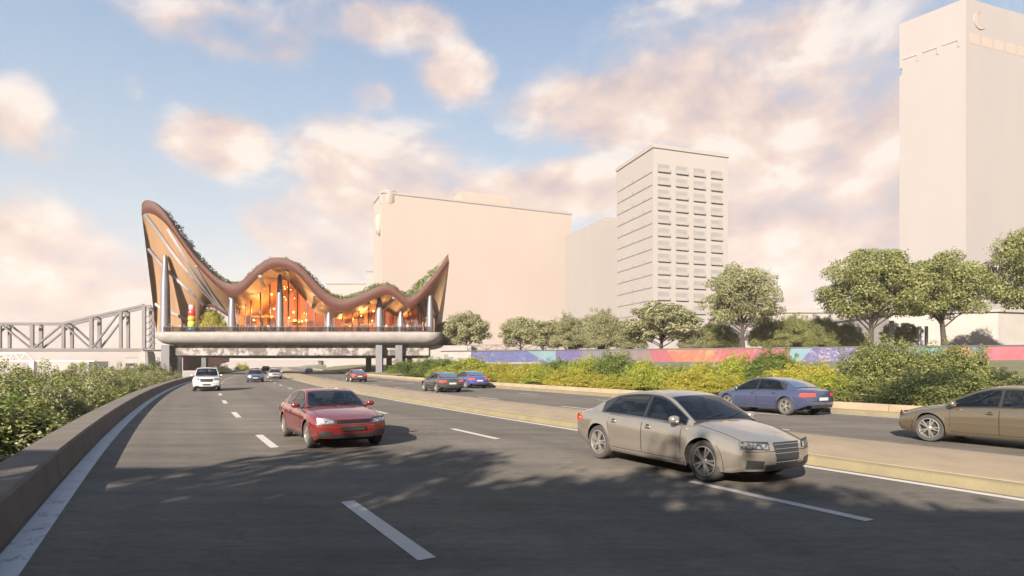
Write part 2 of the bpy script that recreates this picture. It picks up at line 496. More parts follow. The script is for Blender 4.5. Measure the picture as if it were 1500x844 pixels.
# ------------------------------------------------------------------ painted retaining wall
def wall_s(px):
    u = (px - 750) / F
    return (u * WA.y - WA.x) / (wd.x - u * wd.y)
rw = empty('mural_wall', WA)
tag(rw, 'long retaining wall with brightly painted mural panels behind the roadside shrubs', 'wall')
def wpt(s_, z, out=0.0):
    p = wd * s_ - wn * out
    return (p.x, p.y, z)
L = (WB - WA).length
mb = MB(); mb.grid([[wpt(0, 0), wpt(0, 4.5)], [wpt(L, 0), wpt(L, 4.5)]]); mb.grid([[wpt(0, 4.5), wpt(0, 4.5, -.4), wpt(0, 0, -.4)], [wpt(L, 4.5), wpt(L, 4.5, -.4), wpt(L, 0, -.4)]])
mb.build('wall', M['deck'], rw)
mb = MB(); mb.grid([[wpt(0, 4.44, .08), wpt(0, 4.62, .08), wpt(0, 4.62, -.5), wpt(0, 4.44, -.5)], [wpt(L, 4.44, .08), wpt(L, 4.62, .08), wpt(L, 4.62, -.5), wpt(L, 4.44, -.5)]])
mb.build('coping', M['dark_metal'], rw)
mb = MB(); mb.grid([[wpt(20, 2.25, .1), wpt(20, 2.42, .1), wpt(20, 2.42, 0)], [wpt(L, 2.25, .1), wpt(L, 2.42, .1), wpt(L, 2.42, 0)]])
mb.build('ledge', M['dark_metal'], rw)
BLU, IND, SKY, YEL = (.03, .055, .30), (.075, .04, .28), (.16, .34, .42), (.35, .33, .12)
panels = [
 (690, 772, 30, [(.3, IND), (.45, BLU), (.6, (.05, .09, .33))], YEL, .58, 'blue and violet panel flecked with pale yellow'),
 (772, 814, 0, [(.3, (.20, .38, .44)), (.7, (.12, .29, .38))], None, 0, 'plain light blue panel'),
 (814, 852, 0, [(.3, (.09, .05, .30)), (.7, (.05, .05, .26))], (.30, .27, .12), .6, 'violet panel flecked with gold'),
 (852, 900, 0, [(.3, (.10, .13, .16)), (.7, (.22, .17, .16))], None, 0, None),
 (900, 950, 8, [(.3, (.12, .10, .14)), (.7, (.24, .14, .10))], None, 0, None),
 (950, 975, 14, [(.3, (.45, .03, .05)), (.7, (.36, .02, .07))], None, 0, 'crimson panel'),
 (975, 1040, 20, [(.3, (.50, .17, .04)), (.5, (.46, .08, .03)), (.7, (.50, .25, .07))], (.52, .3, .12), .6, 'orange panel with paler flames'),
 (1040, 1110, -14, [(.3, (.48, .05, .03)), (.5, (.42, .03, .06)), (.7, (.50, .16, .05))], (.5, .28, .1), .6, 'red and orange panel'),
 (1110, 1157, 0, [(.3, (.46, .02, .05)), (.7, (.36, .03, .13))], None, 0, 'scarlet panel shading to pink'),
 (1157, 1190, -18, [(.3, (.12, .36, .46)), (.7, (.19, .40, .46))], None, 0, 'turquoise panel'),
 (1190, 1292, 0, [(.3, (.03, .06, .32)), (.5, (.08, .06, .30)), (.7, (.05, .16, .36))], (.40, .33, .42), .53, 'deep blue panel with pale blossom shapes'),
 (1292, 1340, 0, [(.3, (.10, .30, .30)), (.7, (.06, .16, .22))], None, 0, 'dull teal panel'),
 (1340, 1388, -20, [(.3, (.06, .24, .24)), (.7, (.14, .34, .34))], None, 0, None),
 (1388, 1418, 16, [(.3, (.50, .20, .06)), (.7, (.48, .26, .12))], None, 0, 'orange panel beside a teal one'),
 (1418, 1448, -16, [(.3, (.03, .13, .10)), (.6, (.05, .05, .14))], (.14, .34, .26), .55, 'dark green and navy panel'),
 (1448, 1490, 10, [(.3, (.50, .06, .09)), (.7, (.48, .10, .16))], None, 0, 'rose red panel'),
 (1490, 1600, 0, [(.3, (.50, .12, .16)), (.7, (.46, .05, .10))], (.55, .3, .25), .6, 'rose panel mottled with cream'),
]
for x0, x1, sl, stops, speck, lo, lab in panels:
    stops = [(p_, tuple(v * .30 for v in c_)) for p_, c_ in stops]; speck = speck and tuple(v * .32 for v in speck)
    prev = [p for p in panels if p[1] == x0]
    s0, s1 = wall_s(x0), wall_s(x1)
    slp = prev[0][2] if prev else 0
    b0, b1 = wall_s(x0 + slp), wall_s(x1 + sl)
    mb = MB()
    n = 6
    rows = []
    for k in range(n + 1):
        t = k / n
        rows.append([wpt(b0 + (b1 - b0) * t, 2.42, .012), wpt(s0 + (s1 - s0) * t, 4.44, .012)])
    mb.grid(rows, flip=True)
    p = mb.build('mural_panel', mural('mural paint', stops, .4, 1.5, speck, lo), rw)
    if lab: p['label'] = lab

# balustrade on the wall beside the pavilion
bl = empty('balustrade', WA)
tag(bl, 'dark steel balustrade with shallow arches on top of the painted wall', 'railing')
s0, s1 = wall_s(684), wall_s(800)
mb = MB(); mb.bar(wpt(s0, 5.6, -.2), wpt(s1, 5.6, -.2), .09); mb.bar(wpt(s0, 4.75, -.2), wpt(s1, 4.75, -.2), .06); mb.build('rail', M['dark_metal'], bl)
for k in range(9):
    s_ = s0 + (s1 - s0) * k / 8
    mb = MB(); mb.bar(wpt(s_, 4.6, -.2), wpt(s_, 5.6, -.2), .08); mb.build('post', M['dark_metal'], bl)
for k in range(4):
    a = s0 + (s1 - s0) * k / 4; b = s0 + (s1 - s0) * (k + 1) / 4
    mb = MB(); mb.tube([wpt(a + (b - a) * t / 8, 4.75 + .7 * math.sin(math.pi * t / 8), -.2) for t in range(9)], .05, 6); mb.build('arch', M['dark_metal'], bl)

# ------------------------------------------------------------------ the wave roofed pavilion
UP = [(208,299),(210,295),(213,293),(219,293),(226,296),(237,305),(250,322),(262,342),(275,360),(287,376),(299.5,389),(312,402),(324,411),(334,415.6),(343,416.5),(353,412),(361,406),(368.5,398),(376,390),(384,384),(391.6,379.5),(399,377.5),(407,376.8),(415,377.5),(425.5,380.5),(435,386),(444,393.5),(453,403),(461,411.6),(468.6,420),(476,427),(484,432.5),(492,436.5),(500,438.4),(508,438),(520,434.5),(536,427.5),(550.5,420.5),(560.6,417),(571,416.8),(579,420.4),(587,428.5),(594,434.5),(600,436),(609,431.5),(621,419.4),(633,405),(645,391),(656.5,372)]
LO = [(208,318),(210,314),(213,312.5),(219,312.5),(226,314.5),(237,322),(250,336),(262,353),(275,372),(287,387),(299.5,402),(312,414.5),(324,425.6),(334,433),(343,435.5),(353,431),(361,424.5),(368.5,417),(376,409),(384,402.5),(391.6,397),(399,393),(407,391.6),(415,392),(425.5,396),(435,401.8),(444,411),(453,422),(461,431.6),(468.6,439.5),(476,446),(484,451.6),(492,454.7),(500,455.6),(508,455),(520,451.7),(536,444.6),(550.5,436.8),(560.6,432.5),(571,431.5),(579,435.6),(587,444.6),(594,450.6),(600,452),(609,446.6),(621,434.6),(633,420.4),(645,404),(658,386)]
DF = 120.0
DECK = EYE + 48 * DF / F            # deck level, 8.45 m
def dense(tab, n):
    """resample a px polyline by arc length with smooth corners"""
    P = np.array(tab, float)
    d = np.concatenate([[0], np.cumsum(np.hypot(*np.diff(P, axis=0).T))])
    t = np.linspace(0, d[-1], n)
    q = np.stack([np.interp(t, d, P[:, 0]), np.interp(t, d, P[:, 1])], 1)
    for _ in range(2):
        q[1:-1] = (q[:-2] + 2 * q[1:-1] + q[2:]) / 4
    return q
pav = empty('pavilion', (0, DF, 0))
tag(pav, 'pavilion with a swooping copper edged wave roof spanning the road on a pale deck', 'building')
O = Vector((0, DF, 0))
nn = 130
# both edges share parameter by point index so thickness stays right
tt = np.linspace(0, len(UP) - 1, nn)
ix = np.arange(len(UP))
def edge(tab):
    P = np.array(tab, float)
    q = np.stack([np.interp(tt, ix, P[:, 0]), np.interp(tt, ix, P[:, 1])], 1)
    for _ in range(2): q[1:-1] = (q[:-2] + 2 * q[1:-1] + q[2:]) / 4
    return q
U, Lw = edge(UP), edge(LO)
upF = [pt(x, y, DF) - O for x, y in U]
loF = [pt(x, y, DF) - O for x, y in Lw]
def back(p, depth, flat=.62, z0=15.0):
    return Vector((p.x - .39 * depth, depth, z0 + (p.z - z0) * flat))
BD = 27.0
upB = [back(p, BD) for p in upF]
mb = MB()
bul = []
for k in range(7):         # gently rounded fascia
    t = k / 6
    bul.append([a.lerp(b, t) + Vector((0, -.16 * math.sin(math.pi * t), 0)) for a, b in zip(loF, upF)])
mb.grid(bul)
mb.grid([upF, [a + Vector((0, .8, .05)) for a in upF]], 0)
mb.build('roof_fascia', M['copper'], pav, smooth=50)
mb = MB()
tops = []
for k in range(9):
    t = k / 8
    tops.append([(a + Vector((0, .8, .05))).lerp(b, t) + Vector((0, 0, .5 * math.sin(math.pi * t))) for a, b in zip(upF, upB)])
mb.grid(tops)
mb.grid([upB, [p + Vector((0, 0, -1.8)) for p in upB]])
mb.build('roof', mat('roof membrane', (.16, .15, .11), (.1, .1, .06), .5, .9), pav, smooth=60)
# soffit: front edge -> glass line
CORR = [((208,318),(229,487),6),((219,312.5),(240,487),6),((237,322),(255,487),6.5),((262,353),(272,487),7),((279,377),(289,480),8),((299.5,402),(299.5,449),8.5),((312,414.5),(308,447),8.5),((324,425.6),(320,453),9),((337,434.5),(337,462),9.5),((349,434),(353,452),10),((376,409),(376,432),10),((391.6,397),(395,416),10),((407,391.6),(409,408),10),((425.5,396),(424,413),10),((444,411),(442,434),10),((461,431.6),(462,458),10),((484,451.6),(486,466),10),((504,455.3),(502,463),10),((536,444.6),(530,454),10),((560.6,432.5),(552,446),10),((573,432.5),(566,455),10),((587,444.6),(580,465),10),((597,451.5),(596,458),9),((617,439),(617,441),7),((623,432),(623,487),5),((645,404),(631,487),4.5),((658,386),(637,487),4)]
cx = [c[0][0] for c in CORR]
def backpt(x):
    bx = float(np.interp(x, cx, [c[1][0] for c in CORR])); by = float(np.interp(x, cx, [c[1][1] for c in CORR]))
    bd = float(np.interp(x, cx, [c[2] for c in CORR]))
    p = pt(bx, by, DF + bd) - O
    if p.z < DECK + .02: p.z = DECK + .02
    return p
gl = [backpt(x) for x, y in Lw]
for _ in range(1):
    gl = [gl[0]] + [(gl[i-1] + gl[i] * 2 + gl[i+1]) / 4 for i in range(1, nn - 1)] + [gl[-1]]
def soff(i, t):
    a, b = loF[i], gl[i]
    p = a.lerp(b, t)
    p.y = a.y + (b.y - a.y) * (1 - (1 - t) ** 1.6)          # curls back under the roof edge
    return p
iw = [i for i in range(nn) if Lw[i][0] <= 337][-1]
ir = [i for i in range(nn) if Lw[i][0] <= 620][-1]
for nm, a, b, mt in (('wing_wall', 0, iw, 'wood_light'), ('soffit', iw, ir, 'wood'), ('wing_wall', ir, nn - 1, 'wood_light')):
    mb = MB(); mb.grid([[soff(i, k / 10) for i in range(a, b + 1)] for k in range(11)])
    mb.build(nm, M[mt], pav, smooth=60)
# outer skin of the wings, closing roof to deck behind the edges
mb = MB()
mb.grid([[loF[0], gl[0]], [upF[0], gl[0] + Vector((0, 10, 0))], [upB[0], gl[0] + Vector((2, 20, 0))]])
mb.build('side_wall', M['wood_light'], pav)
mb = MB()
mb.grid([[loF[-1], gl[-1]], [upF[-1], gl[-1] + Vector((0, 10, 0))], [upB[-1], gl[-1] + Vector((-2, 20, 0))]], flip=True)
mb.build('side_wall', M['wood_light'], pav)
# ribs laid over the timber
def soffx(u, t):
    i = min(nn - 2, max(0, int(u))); return soff(i, t).lerp(soff(i + 1, t), u - i)
def on_soffit(px, py):
    def err(u, t):
        q = soffx(u, t) + O
        return (750 + F * q.x / q.y - px) ** 2 + (535 - F * (q.z - EYE) / q.y - py) ** 2
    best = min((err(i, k / 30), i, k / 30) for i in range(nn) for k in range(31))
    st, du, dt = best, 1.0, 1 / 30
    for _ in range(7):
        st = min((err(min(nn - 1, max(0, st[1] + p_ * du / 2)), min(1, max(0, st[2] + q_ * dt / 2))), min(nn - 1, max(0, st[1] + p_ * du / 2)), min(1, max(0, st[2] + q_ * dt / 2))) for p_ in (-2, -1, 0, 1, 2) for q_ in (-2, -1, 0, 1, 2))
        du /= 2; dt /= 2
    return soffx(st[1], st[2]) + Vector((.05, -.2, 0))
ribs = [[(212,315),(230,338),(250,367),(275,399),(299.5,429),(320,449),(334,461)],
        [(216,365),(237,388),(256,407),(275,424),(298,446)],
        [(225,445),(240,453),(258,461),(277,470)],
        [(246,336),(262,362),(275,384),(290,408),(304,429),(320,446),(334,461)],
        [(288,390),(300,413),(318,441),(334,460)],
        [(338,437),(345,447),(353,452)],
        [(381,405),(387,423)], [(421,396),(423,412)], [(461,432),(458,450)], [(500,458),(494,464)],
        [(540,444),(534,452)], [(577,436),(569,446),(562,454)],
        [(640,460),(630,463),(621,468)]]
for r in ribs:
    r = [(p_[0] + (q_[0] - p_[0]) * t_, p_[1] + (q_[1] - p_[1]) * t_) for p_, q_ in zip(r[:-1], r[1:]) for t_ in (0, .34, .67)] + [r[-1]]
    mb = MB(); P = [on_soffit(*q) for q in r]
    for _ in range(3):
        if len(P) > 4: P = [P[0]] + [(P[k_ - 1] + P[k_] * 2 + P[k_ + 1]) / 4 for k_ in range(1, len(P) - 1)] + [P[-1]]
    for a, b in zip(P[:-1], P[1:]):
        if (b - a).length > .05: mb.bar(a, b + (b - a).normalized() * .1, .55, .5)
    mb.build('rib', M['rib'], pav)
# arch surround of the garden opening
mb = MB(); mb.tube([pt(x, y, DF + 8) - O for x, y in ((287,487),(291,470),(299,451),(304,447.5),(310,447.5),(320,453),(334,462))], .28, 8)
mb.build('arch_trim', M['copper'], pav)
# glazing
gx = np.linspace(338, 619, 80)
gline = [min(gl, key=lambda p: abs(750 + F * p.x / (p.y + DF) - x)) for x in gx]
mb = MB(); mb.grid([[Vector((p.x, p.y, DECK)) for p in gline], gline], flip=True)
mb.build('glass_facade', M['facade_glass'], pav)
for x in (345, 353, 361, 368, 383, 396, 408.5, 422, 436, 449, 462, 476, 489, 502, 515, 527, 539, 551.5, 563.5, 576, 587, 599, 606, 612, 618):
    p = min(gl, key=lambda q: abs(750 + F * q.x / (q.y + DF) - x))
    mb = MB(); mb.box((p.x, p.y - .06, (DECK + p.z) / 2), (.17, .3, p.z - DECK)); mb.build('mullion', M['dark_metal'], pav)
# transom with the thin horizontal line of the glazing
# ceiling of the hall
mb = MB()
mb.grid([[p for p in gl[iw:ir + 1]], [Vector((p.x, BD - 4, p.z + .3)) for p in gl[iw:ir + 1]]])
mb.build('ceiling', M['wood'], pav, smooth=60)
mb = MB()
lowB = [Vector((p.x, BD - 4, p.z + .3)) for p in gl[iw:ir + 1]]
mb.grid([[Vector((p.x, p.y, DECK)) for p in lowB], lowB], flip=True)
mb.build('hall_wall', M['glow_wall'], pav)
mb = MB(); xl = gl[iw].x; xr = gl[ir].x
mb.face([(xl, 10, DECK + .01), (xl, BD - 4, DECK + .01), (xl, BD - 4, gl[iw].z + .3), (xl, 10, gl[iw].z)]); mb.face([(xr, 7, DECK + .01), (xr, 7, gl[ir].z), (xr, BD - 4, gl[ir].z + .3), (xr, BD - 4, DECK + .01)])
mb.build('end_wall', M['wood'], pav)
# galleries inside the hall
for (x0, x1, z, d) in ((366, 400, 13.0, 17), (420, 452, 12.0, 18), (500, 545, 11.2, 18)):
    a = pt(x0, 500, DF + d).x; b = pt(x1, 500, DF + d).x
    mb = MB(); mb.box(((a + b) / 2, d + 2, z), (b - a, 4, .35)); mb.build('gallery', M['wood'], pav)
for k, px in enumerate((372, 379, 389, 431, 440, 446, 512, 520, 536, 546, 557)):
    a = pt(px, 500, DF + 19).x
    mb = MB(); mb.box((a, 19, DECK + 1.6 + .5 * (k % 3)), (.9 + .3 * (k % 2), .5, 3.2 + (k % 3))); mb.build('partition', M['wood' if k % 2 else 'wood_light'], pav)
# columns on the deck
def column(px, top, d, r0, r1):
    b = pt(px, 487, DF + d) - O; b.z = DECK
    t = pt(px, top, DF + d) - O
    mb = MB(); H = t.z - DECK
    mb.lathe([(0, 0), (r0, 0), (r0 * .95, H * .3), (r0 * .82, H * .6), (r1, H * .92), (r1 * .85, H * .97), (r1 * .4, H), (0, H)], 16, 0, 'z', (b.x, b.y, DECK))
    mb.build('column', M['silver'], pav, smooth=50)
for px, top, d, r0, r1 in ((242,373,2.2,1.0,.46),(340,436,1.6,.85,.5),(410,402,5.0,.78,.44),(482,457,3,.8,.38),(556,438,3,.95,.5),(587,456,4,.9,.32),(630,432,1.2,.75,.42)):
    column(px, top, d, r0, r1)
# deck slab with a bullnosed edge all round
DL, DR = pt(220, 500, 118).x, pt(645, 500, 118).x
prof = [(0, 0), (0, -.05), (-.0, 0)]
mb = MB()
ringz = [(1.2, DECK), (.25, DECK), (.05, DECK - .12), (0, DECK - .4), (.05, DECK - .9), (.35, DECK - 1.6), (.95, DECK - 2.15), (1.8, DECK - 2.45), (2.8, DECK - 2.55), (6, DECK - 2.55)]
rows = []
for ins, z in ringz:
    x0, x1, y0, y1 = DL + ins, DR - ins, -2 + ins, 31 - ins
    row = []; rr = 2.4
    for (ccx, ccy, a0) in ((x1 - rr, y0 + rr, -90), (x1 - rr, y1 - rr, 0), (x0 + rr, y1 - rr, 90), (x0 + rr, y0 + rr, 180)):
        for k in range(7):
            a = R(a0 + 90 * k / 6); row.append((ccx + rr * math.cos(a), ccy + rr * math.sin(a), z))
    rows.append(row)
mb.grid(rows, close=True, flip=True)
mb.face(rows[0]); mb.face(list(reversed(rows[-1])))
mb.build('deck', M['deck'], pav, smooth=40)
mb = MB(); mb.box(((DL + DR) / 2, 14, DECK + .008), (DR - DL - 6, 27, .016)); mb.build('deck_paving', M['hall_floor'], pav)
# girders faced with speckled panels
ga, gb = pt(252, 500, 121).x, pt(628, 500, 121).x
zt, zb = DECK - 2.56, EYE + 14.2 * 121 / F
npan = 14
for k in range(npan):
    a = ga + (gb - ga) * k / npan; b = ga + (gb - ga) * (k + 1) / npan
    mb = MB(); mb.box(((a + b) / 2, 1.0, (zt + zb) / 2), (b - a - .03, .3, zt - zb)); mb.build('girder_panel', M['speckle'], pav)
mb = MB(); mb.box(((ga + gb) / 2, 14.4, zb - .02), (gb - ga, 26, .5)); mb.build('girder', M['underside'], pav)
gc = pt(690, 500, 121).x
mb = MB(); mb.box(((gb + gc) / 2, 12, (zt + zb) / 2 - .5), (gc - gb, 21, zt - zb + 1.0)); mb.build('abutment', M['deck'], pav)
for px, d, wdt in ((244.5, .2, 1.65), (254.8, 1.6, .8), (556, -.4, 1.25), (585, .1, 1.35)):
    a = pt(px, 500, DF + d)
    mb = MB(); mb.box((a.x, d, (zt - 2.5) / 2), (wdt, 1.2, zt + 2.5)); mb.build('pier', M['slate'], pav)
for px, d in ((300, 24), (430, 24), (540, 24), (570, 24), (590, 12), (600, 24)):
    a = pt(px, 500, DF + d)
    if px > 500 or px < 310:
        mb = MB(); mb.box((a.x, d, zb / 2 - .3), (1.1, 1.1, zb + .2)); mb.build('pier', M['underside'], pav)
# railing
mb = MB(); mb.bar((DL + 2, -1.0, DECK + 1.05), (DR - 2, -1.0, DECK + 1.05), .09); mb.bar((DL + 2, -1.0, DECK + .12), (DR - 2, -1.0, DECK + .12), .06); mb.build('handrail', M['dark_metal'], pav)
for k in range(36):
    x = DL + 2 + (DR - DL - 4) * k / 35
    mb = MB(); mb.bar((x, -1.0, DECK), (x, -1.0, DECK + 1.05), .06); mb.build('railing_post', M['dark_metal'], pav)
mb = MB(); mb.face([(DL + 2, -.98, DECK + .15), (DR - 2, -.98, DECK + .15), (DR - 2, -.98, DECK + 1.0), (DL + 2, -.98, DECK + 1.0)])
mb.build('railing_glass', glassmat('smoked railing glass', (.30, .27, .25), .0), pav)
# pendant lamps of the hall
rnd = random.Random(3)
for k in range(34):
    px = rnd.choice([rnd.uniform(370, 458), rnd.uniform(388, 432), rnd.uniform(388, 440), rnd.uniform(482, 556)])
    d = rnd.uniform(12, 20)
    top = min(gl, key=lambda q: abs(750 + F * q.x / (q.y + DF) - px)).z
    z = rnd.uniform(DECK + 2.2, max(DECK + 2.6, top - .6))
    x = pt(px, 500, DF + d).x
    r = rnd.choice([.09, .12, .2])
    mb = MB(); mb.lathe([(0, -r), (r * .7, -r * .7), (r, 0), (r * .7, r * .7), (0, r)], 10, 0, 'z', (x, d, z))
    o = mb.build('pendant_lamp', M['lamp'], pav, smooth=60)
    mb = MB(); mb.bar((x, d, z + r * .9), (x, d, top), .03); mb.build('cord', M['dark_metal'], o)
for px, d, z, P in ((372, 15, 12, 420), (398, 16, 14, 900), (424, 16, 14, 800), (450, 15, 11.5, 420), (500, 15, 11, 380), (535, 15, 12, 520), (560, 14, 11, 380), (600, 14, 11, 260)):
    l = bpy.data.lights.new('hall_light', 'POINT'); l.energy = P * 1.0; l.color = (1, .46, .14); l.shadow_soft_size = .5
    o = bpy.data.objects.new('hall_light', l); COL.objects.link(o); o.location = pt(px, 500, DF + d); o.location.z = z; o.parent = None
# ------------------------------------------------------------------ foliage
def leaf_mesh(name, C, nrm, size, m, rs, aspect=.6, up=.25):
    """diamond shaped leaves at points C facing roughly along nrm"""
    n = len(C)
    d = nrm + rs.normal(0, .75, (n, 3)); d[:, 2] += up
    d /= np.linalg.norm(d, axis=1, keepdims=True) + 1e-9
    a = rs.normal(0, 1, (n, 3)); u = np.cross(d, a); u /= np.linalg.norm(u, axis=1, keepdims=True) + 1e-9
    w = np.cross(d, u)
    s = (size * rs.uniform(.6, 1.35, n))[:, None]
    V = np.stack([C - u * s, C - w * s * aspect + d * s * .12, C + u * s, C + w * s * aspect + d * s * .12], 1).reshape(-1, 3)
    me = bpy.data.meshes.new(name)
    me.vertices.add(4 * n); me.vertices.foreach_set('co', V.astype(np.float32).ravel())
    me.loops.add(4 * n); me.loops.foreach_set('vertex_index', np.arange(4 * n, dtype=np.int32))
    me.polygons.add(n)
    me.polygons.foreach_set('loop_start', np.arange(0, 4 * n, 4, dtype=np.int32))
    me.polygons.foreach_set('loop_total', np.full(n, 4, dtype=np.int32))
    me.materials.append(m); me.update(calc_edges=True)
    return me

def clump_leaves(clumps, per, rs):
    """clumps: list of (centre, radius xyz); leaves sit mostly in the outer half of each clump"""
    P, Nn = [], []
    for c, r in clumps:
        r = np.array(r); k = max(8, int(per * (r[0] * r[1]) ))
        v = rs.normal(0, 1, (k, 3)); v /= np.linalg.norm(v, axis=1, keepdims=True)
        rad = rs.uniform(.25, 1.0, k) ** .45 * (1 + .22 * rs.normal(0, 1, k) * (rs.uniform(0, 1, k) > .7))
        keep = v[:, 2] > -.75
        v = v[keep]; rad = rad[keep]
        P.append(np.array(c) + v * rad[:, None] * r); Nn.append(v)
    return np.concatenate(P), np.concatenate(Nn)

def tree_proto(seed, H, W, bole, nclump, per, leaf, spread=.92, shape=1.0, droop=0.0):
    """(wood mesh, list of leaf centres + normals). Round headed tree: trunk, limbs to every foliage clump, leaves."""
    rs = np.random.RandomState(seed); rd = random.Random(seed)
    mb = MB()
    crown_h = H - bole
    cz = bole + crown_h * .5
    lean = Vector((rd.uniform(-.03, .03) * H, rd.uniform(-.03, .03) * H, 0))
    tr = H * .022 + .03
    trunk = [Vector((0, 0, -.3)), Vector((0, 0, bole * .5)) + lean * .3, Vector((0, 0, bole)) + lean * .6, Vector((0, 0, bole + crown_h * .35)) + lean, Vector((0, 0, bole + crown_h * .7)) + lean * 1.4]
    mb.tube(trunk, [tr * 1.5, tr * 1.05, tr * .9, tr * .55, tr * .2], 8)
    clumps = []
    ga = math.pi * (3 - math.sqrt(5))
    for k in range(nclump):
        f = (k + .5) / nclump
        zz = 1 - 1.75 * f                      # from the top down to below the middle
        rr = math.sqrt(max(0, 1 - min(1, abs(zz)) ** 2.2))
        inner = 1.0 if k % 4 else .55
        a = k * ga + rd.uniform(-.5, .5)
        q = rd.uniform(.62, 1.0) * inner
        c = Vector((math.cos(a) * rr * W / 2 * q * spread, math.sin(a) * rr * W / 2 * q * spread, cz + zz * crown_h * .5 * (.95 if inner == 1 else .6) * rd.uniform(.8, 1.02) - droop * rr))
        r = W * rd.uniform(.075, .15)
        clumps.append((tuple(c + lean), (r * 1.15, r * 1.15, r * rd.uniform(.6, .85))))
        if k % 2 == 0 or nclump < 20:
            h0 = max(bole * .85, min(c.z - W * .22, bole + crown_h * .6))
            t = min(1, max(0, (h0 - bole) / (crown_h * .7)))
            st = Vector((0, 0, h0)) + lean * (.6 + .8 * t)
            mid = st.lerp(c + lean, .5) + Vector((rd.uniform(-.04, .04) * W, rd.uniform(-.04, .04) * W, W * .03))
            mb.tube([st, mid, c + lean], [tr * .42 * (1 - .5 * t), tr * .24, tr * .07], 5, cap=False)
            for _ in range(2):
                e = c + lean + Vector((rd.uniform(-1, 1), rd.uniform(-1, 1), rd.uniform(-.2, .9))) * r
                mb.tube([mid, mid.lerp(e, .6) + Vector((0, 0, .04 * W)), e], [tr * .16, tr * .1, tr * .03], 4, cap=False)
    P, Nn = clump_leaves(clumps, per, rs)
    return mb.mesh('trunk', M['bark'], smooth=60), P, Nn, leaf, rs

def bush_proto(seed, H, W, nclump, per, leaf):
    """multi-stemmed shrub whose foliage reaches the ground"""
    rs = np.random.RandomState(seed); rd = random.Random(seed)
    mb = MB(); clumps = []
    for k in range(nclump):
        a = k * 2.39996 + rd.uniform(-.4, .4)
        f = (k + .5) / nclump
        rr = math.sqrt(f) * W / 2 * .84
        top = H * (1 - .55 * f ** 1.6) * rd.uniform(.72, 1.0)
        r = W * rd.uniform(.10, .16)
        zz = max(r * .5, top - r * .6)
        c = Vector((math.cos(a) * rr, math.sin(a) * rr, zz))
        clumps.append((tuple(c), (r * 1.1, r * 1.1, r * rd.uniform(.7, 1.0))))
        if zz > H * .4:
            clumps.append(((c.x * 1.06, c.y * 1.06, zz * .5), (r * 1.1, r * 1.1, r * .9)))
        mb.tube([Vector((c.x * .12, c.y * .12, -.2)), c * .55 + Vector((0, 0, .05 * H)), c], [.05 + .006 * H, .035, .012], 5, cap=False)
        for _ in range(2):      # sprays that stick out of the outline
            e = c + Vector((rd.uniform(-1, 1), rd.uniform(-1, 1), rd.uniform(.5, 1.5))) * r
            clumps.append((tuple(e), (r * .32, r * .32, r * .5)))
            mb.tube([c, e], [.014, .006], 4, cap=False)
    P, Nn = clump_leaves(clumps, per, rs)
    P[:, 2] = np.maximum(P[:, 2], .03)
    hh = np.percentile(P[:, 2], 98.5); P[:, 2] *= H / hh
    return mb.mesh('stem', M['bark'], smooth=60), P, Nn, leaf, rs

_pc = {}
def crown_of(key, proto, m):
    if (key, m) not in _pc:
        wood, P, Nn, leaf, rs = proto
        _pc[(key, m)] = leaf_mesh('crown', P, Nn, leaf, M[m], rs)
    return proto[0], _pc[(key, m)]

T_BIG = [tree_proto(s, 14, 12.5, b, 84, 165, .15) for s, b in ((11, 3.0), (12, 2.4), (15, 3.4))]
T_MID = [tree_proto(s, 7, 8, .7, 56, 240, .14) for s in (21, 22, 23)]
B_BANK = [bush_proto(s, 5.2, 6.2, 40, 1100, .066) for s in (31, 32, 33)]
B_VERGE = [bush_proto(s, 3.0, 4.6, 26, 1500, .055) for s in (41, 42, 43)]

def plant(name, protos, i, m, loc, scale, label, cat, group, rz=None, parts=('trunk', 'crown')):
    rd = random.Random(hash((round(loc[0], 2), round(loc[1], 2))) & 0xffff)
    wood, crown = crown_of((id(protos), i % len(protos)), protos[i % len(protos)], m)
    t = empty(name, loc, rd.uniform(0, 6.28) if rz is None else rz); t.scale = scale
    tag(t, label, cat, group)
    add(parts[0], wood, t); add(parts[1], crown, t)
    return t

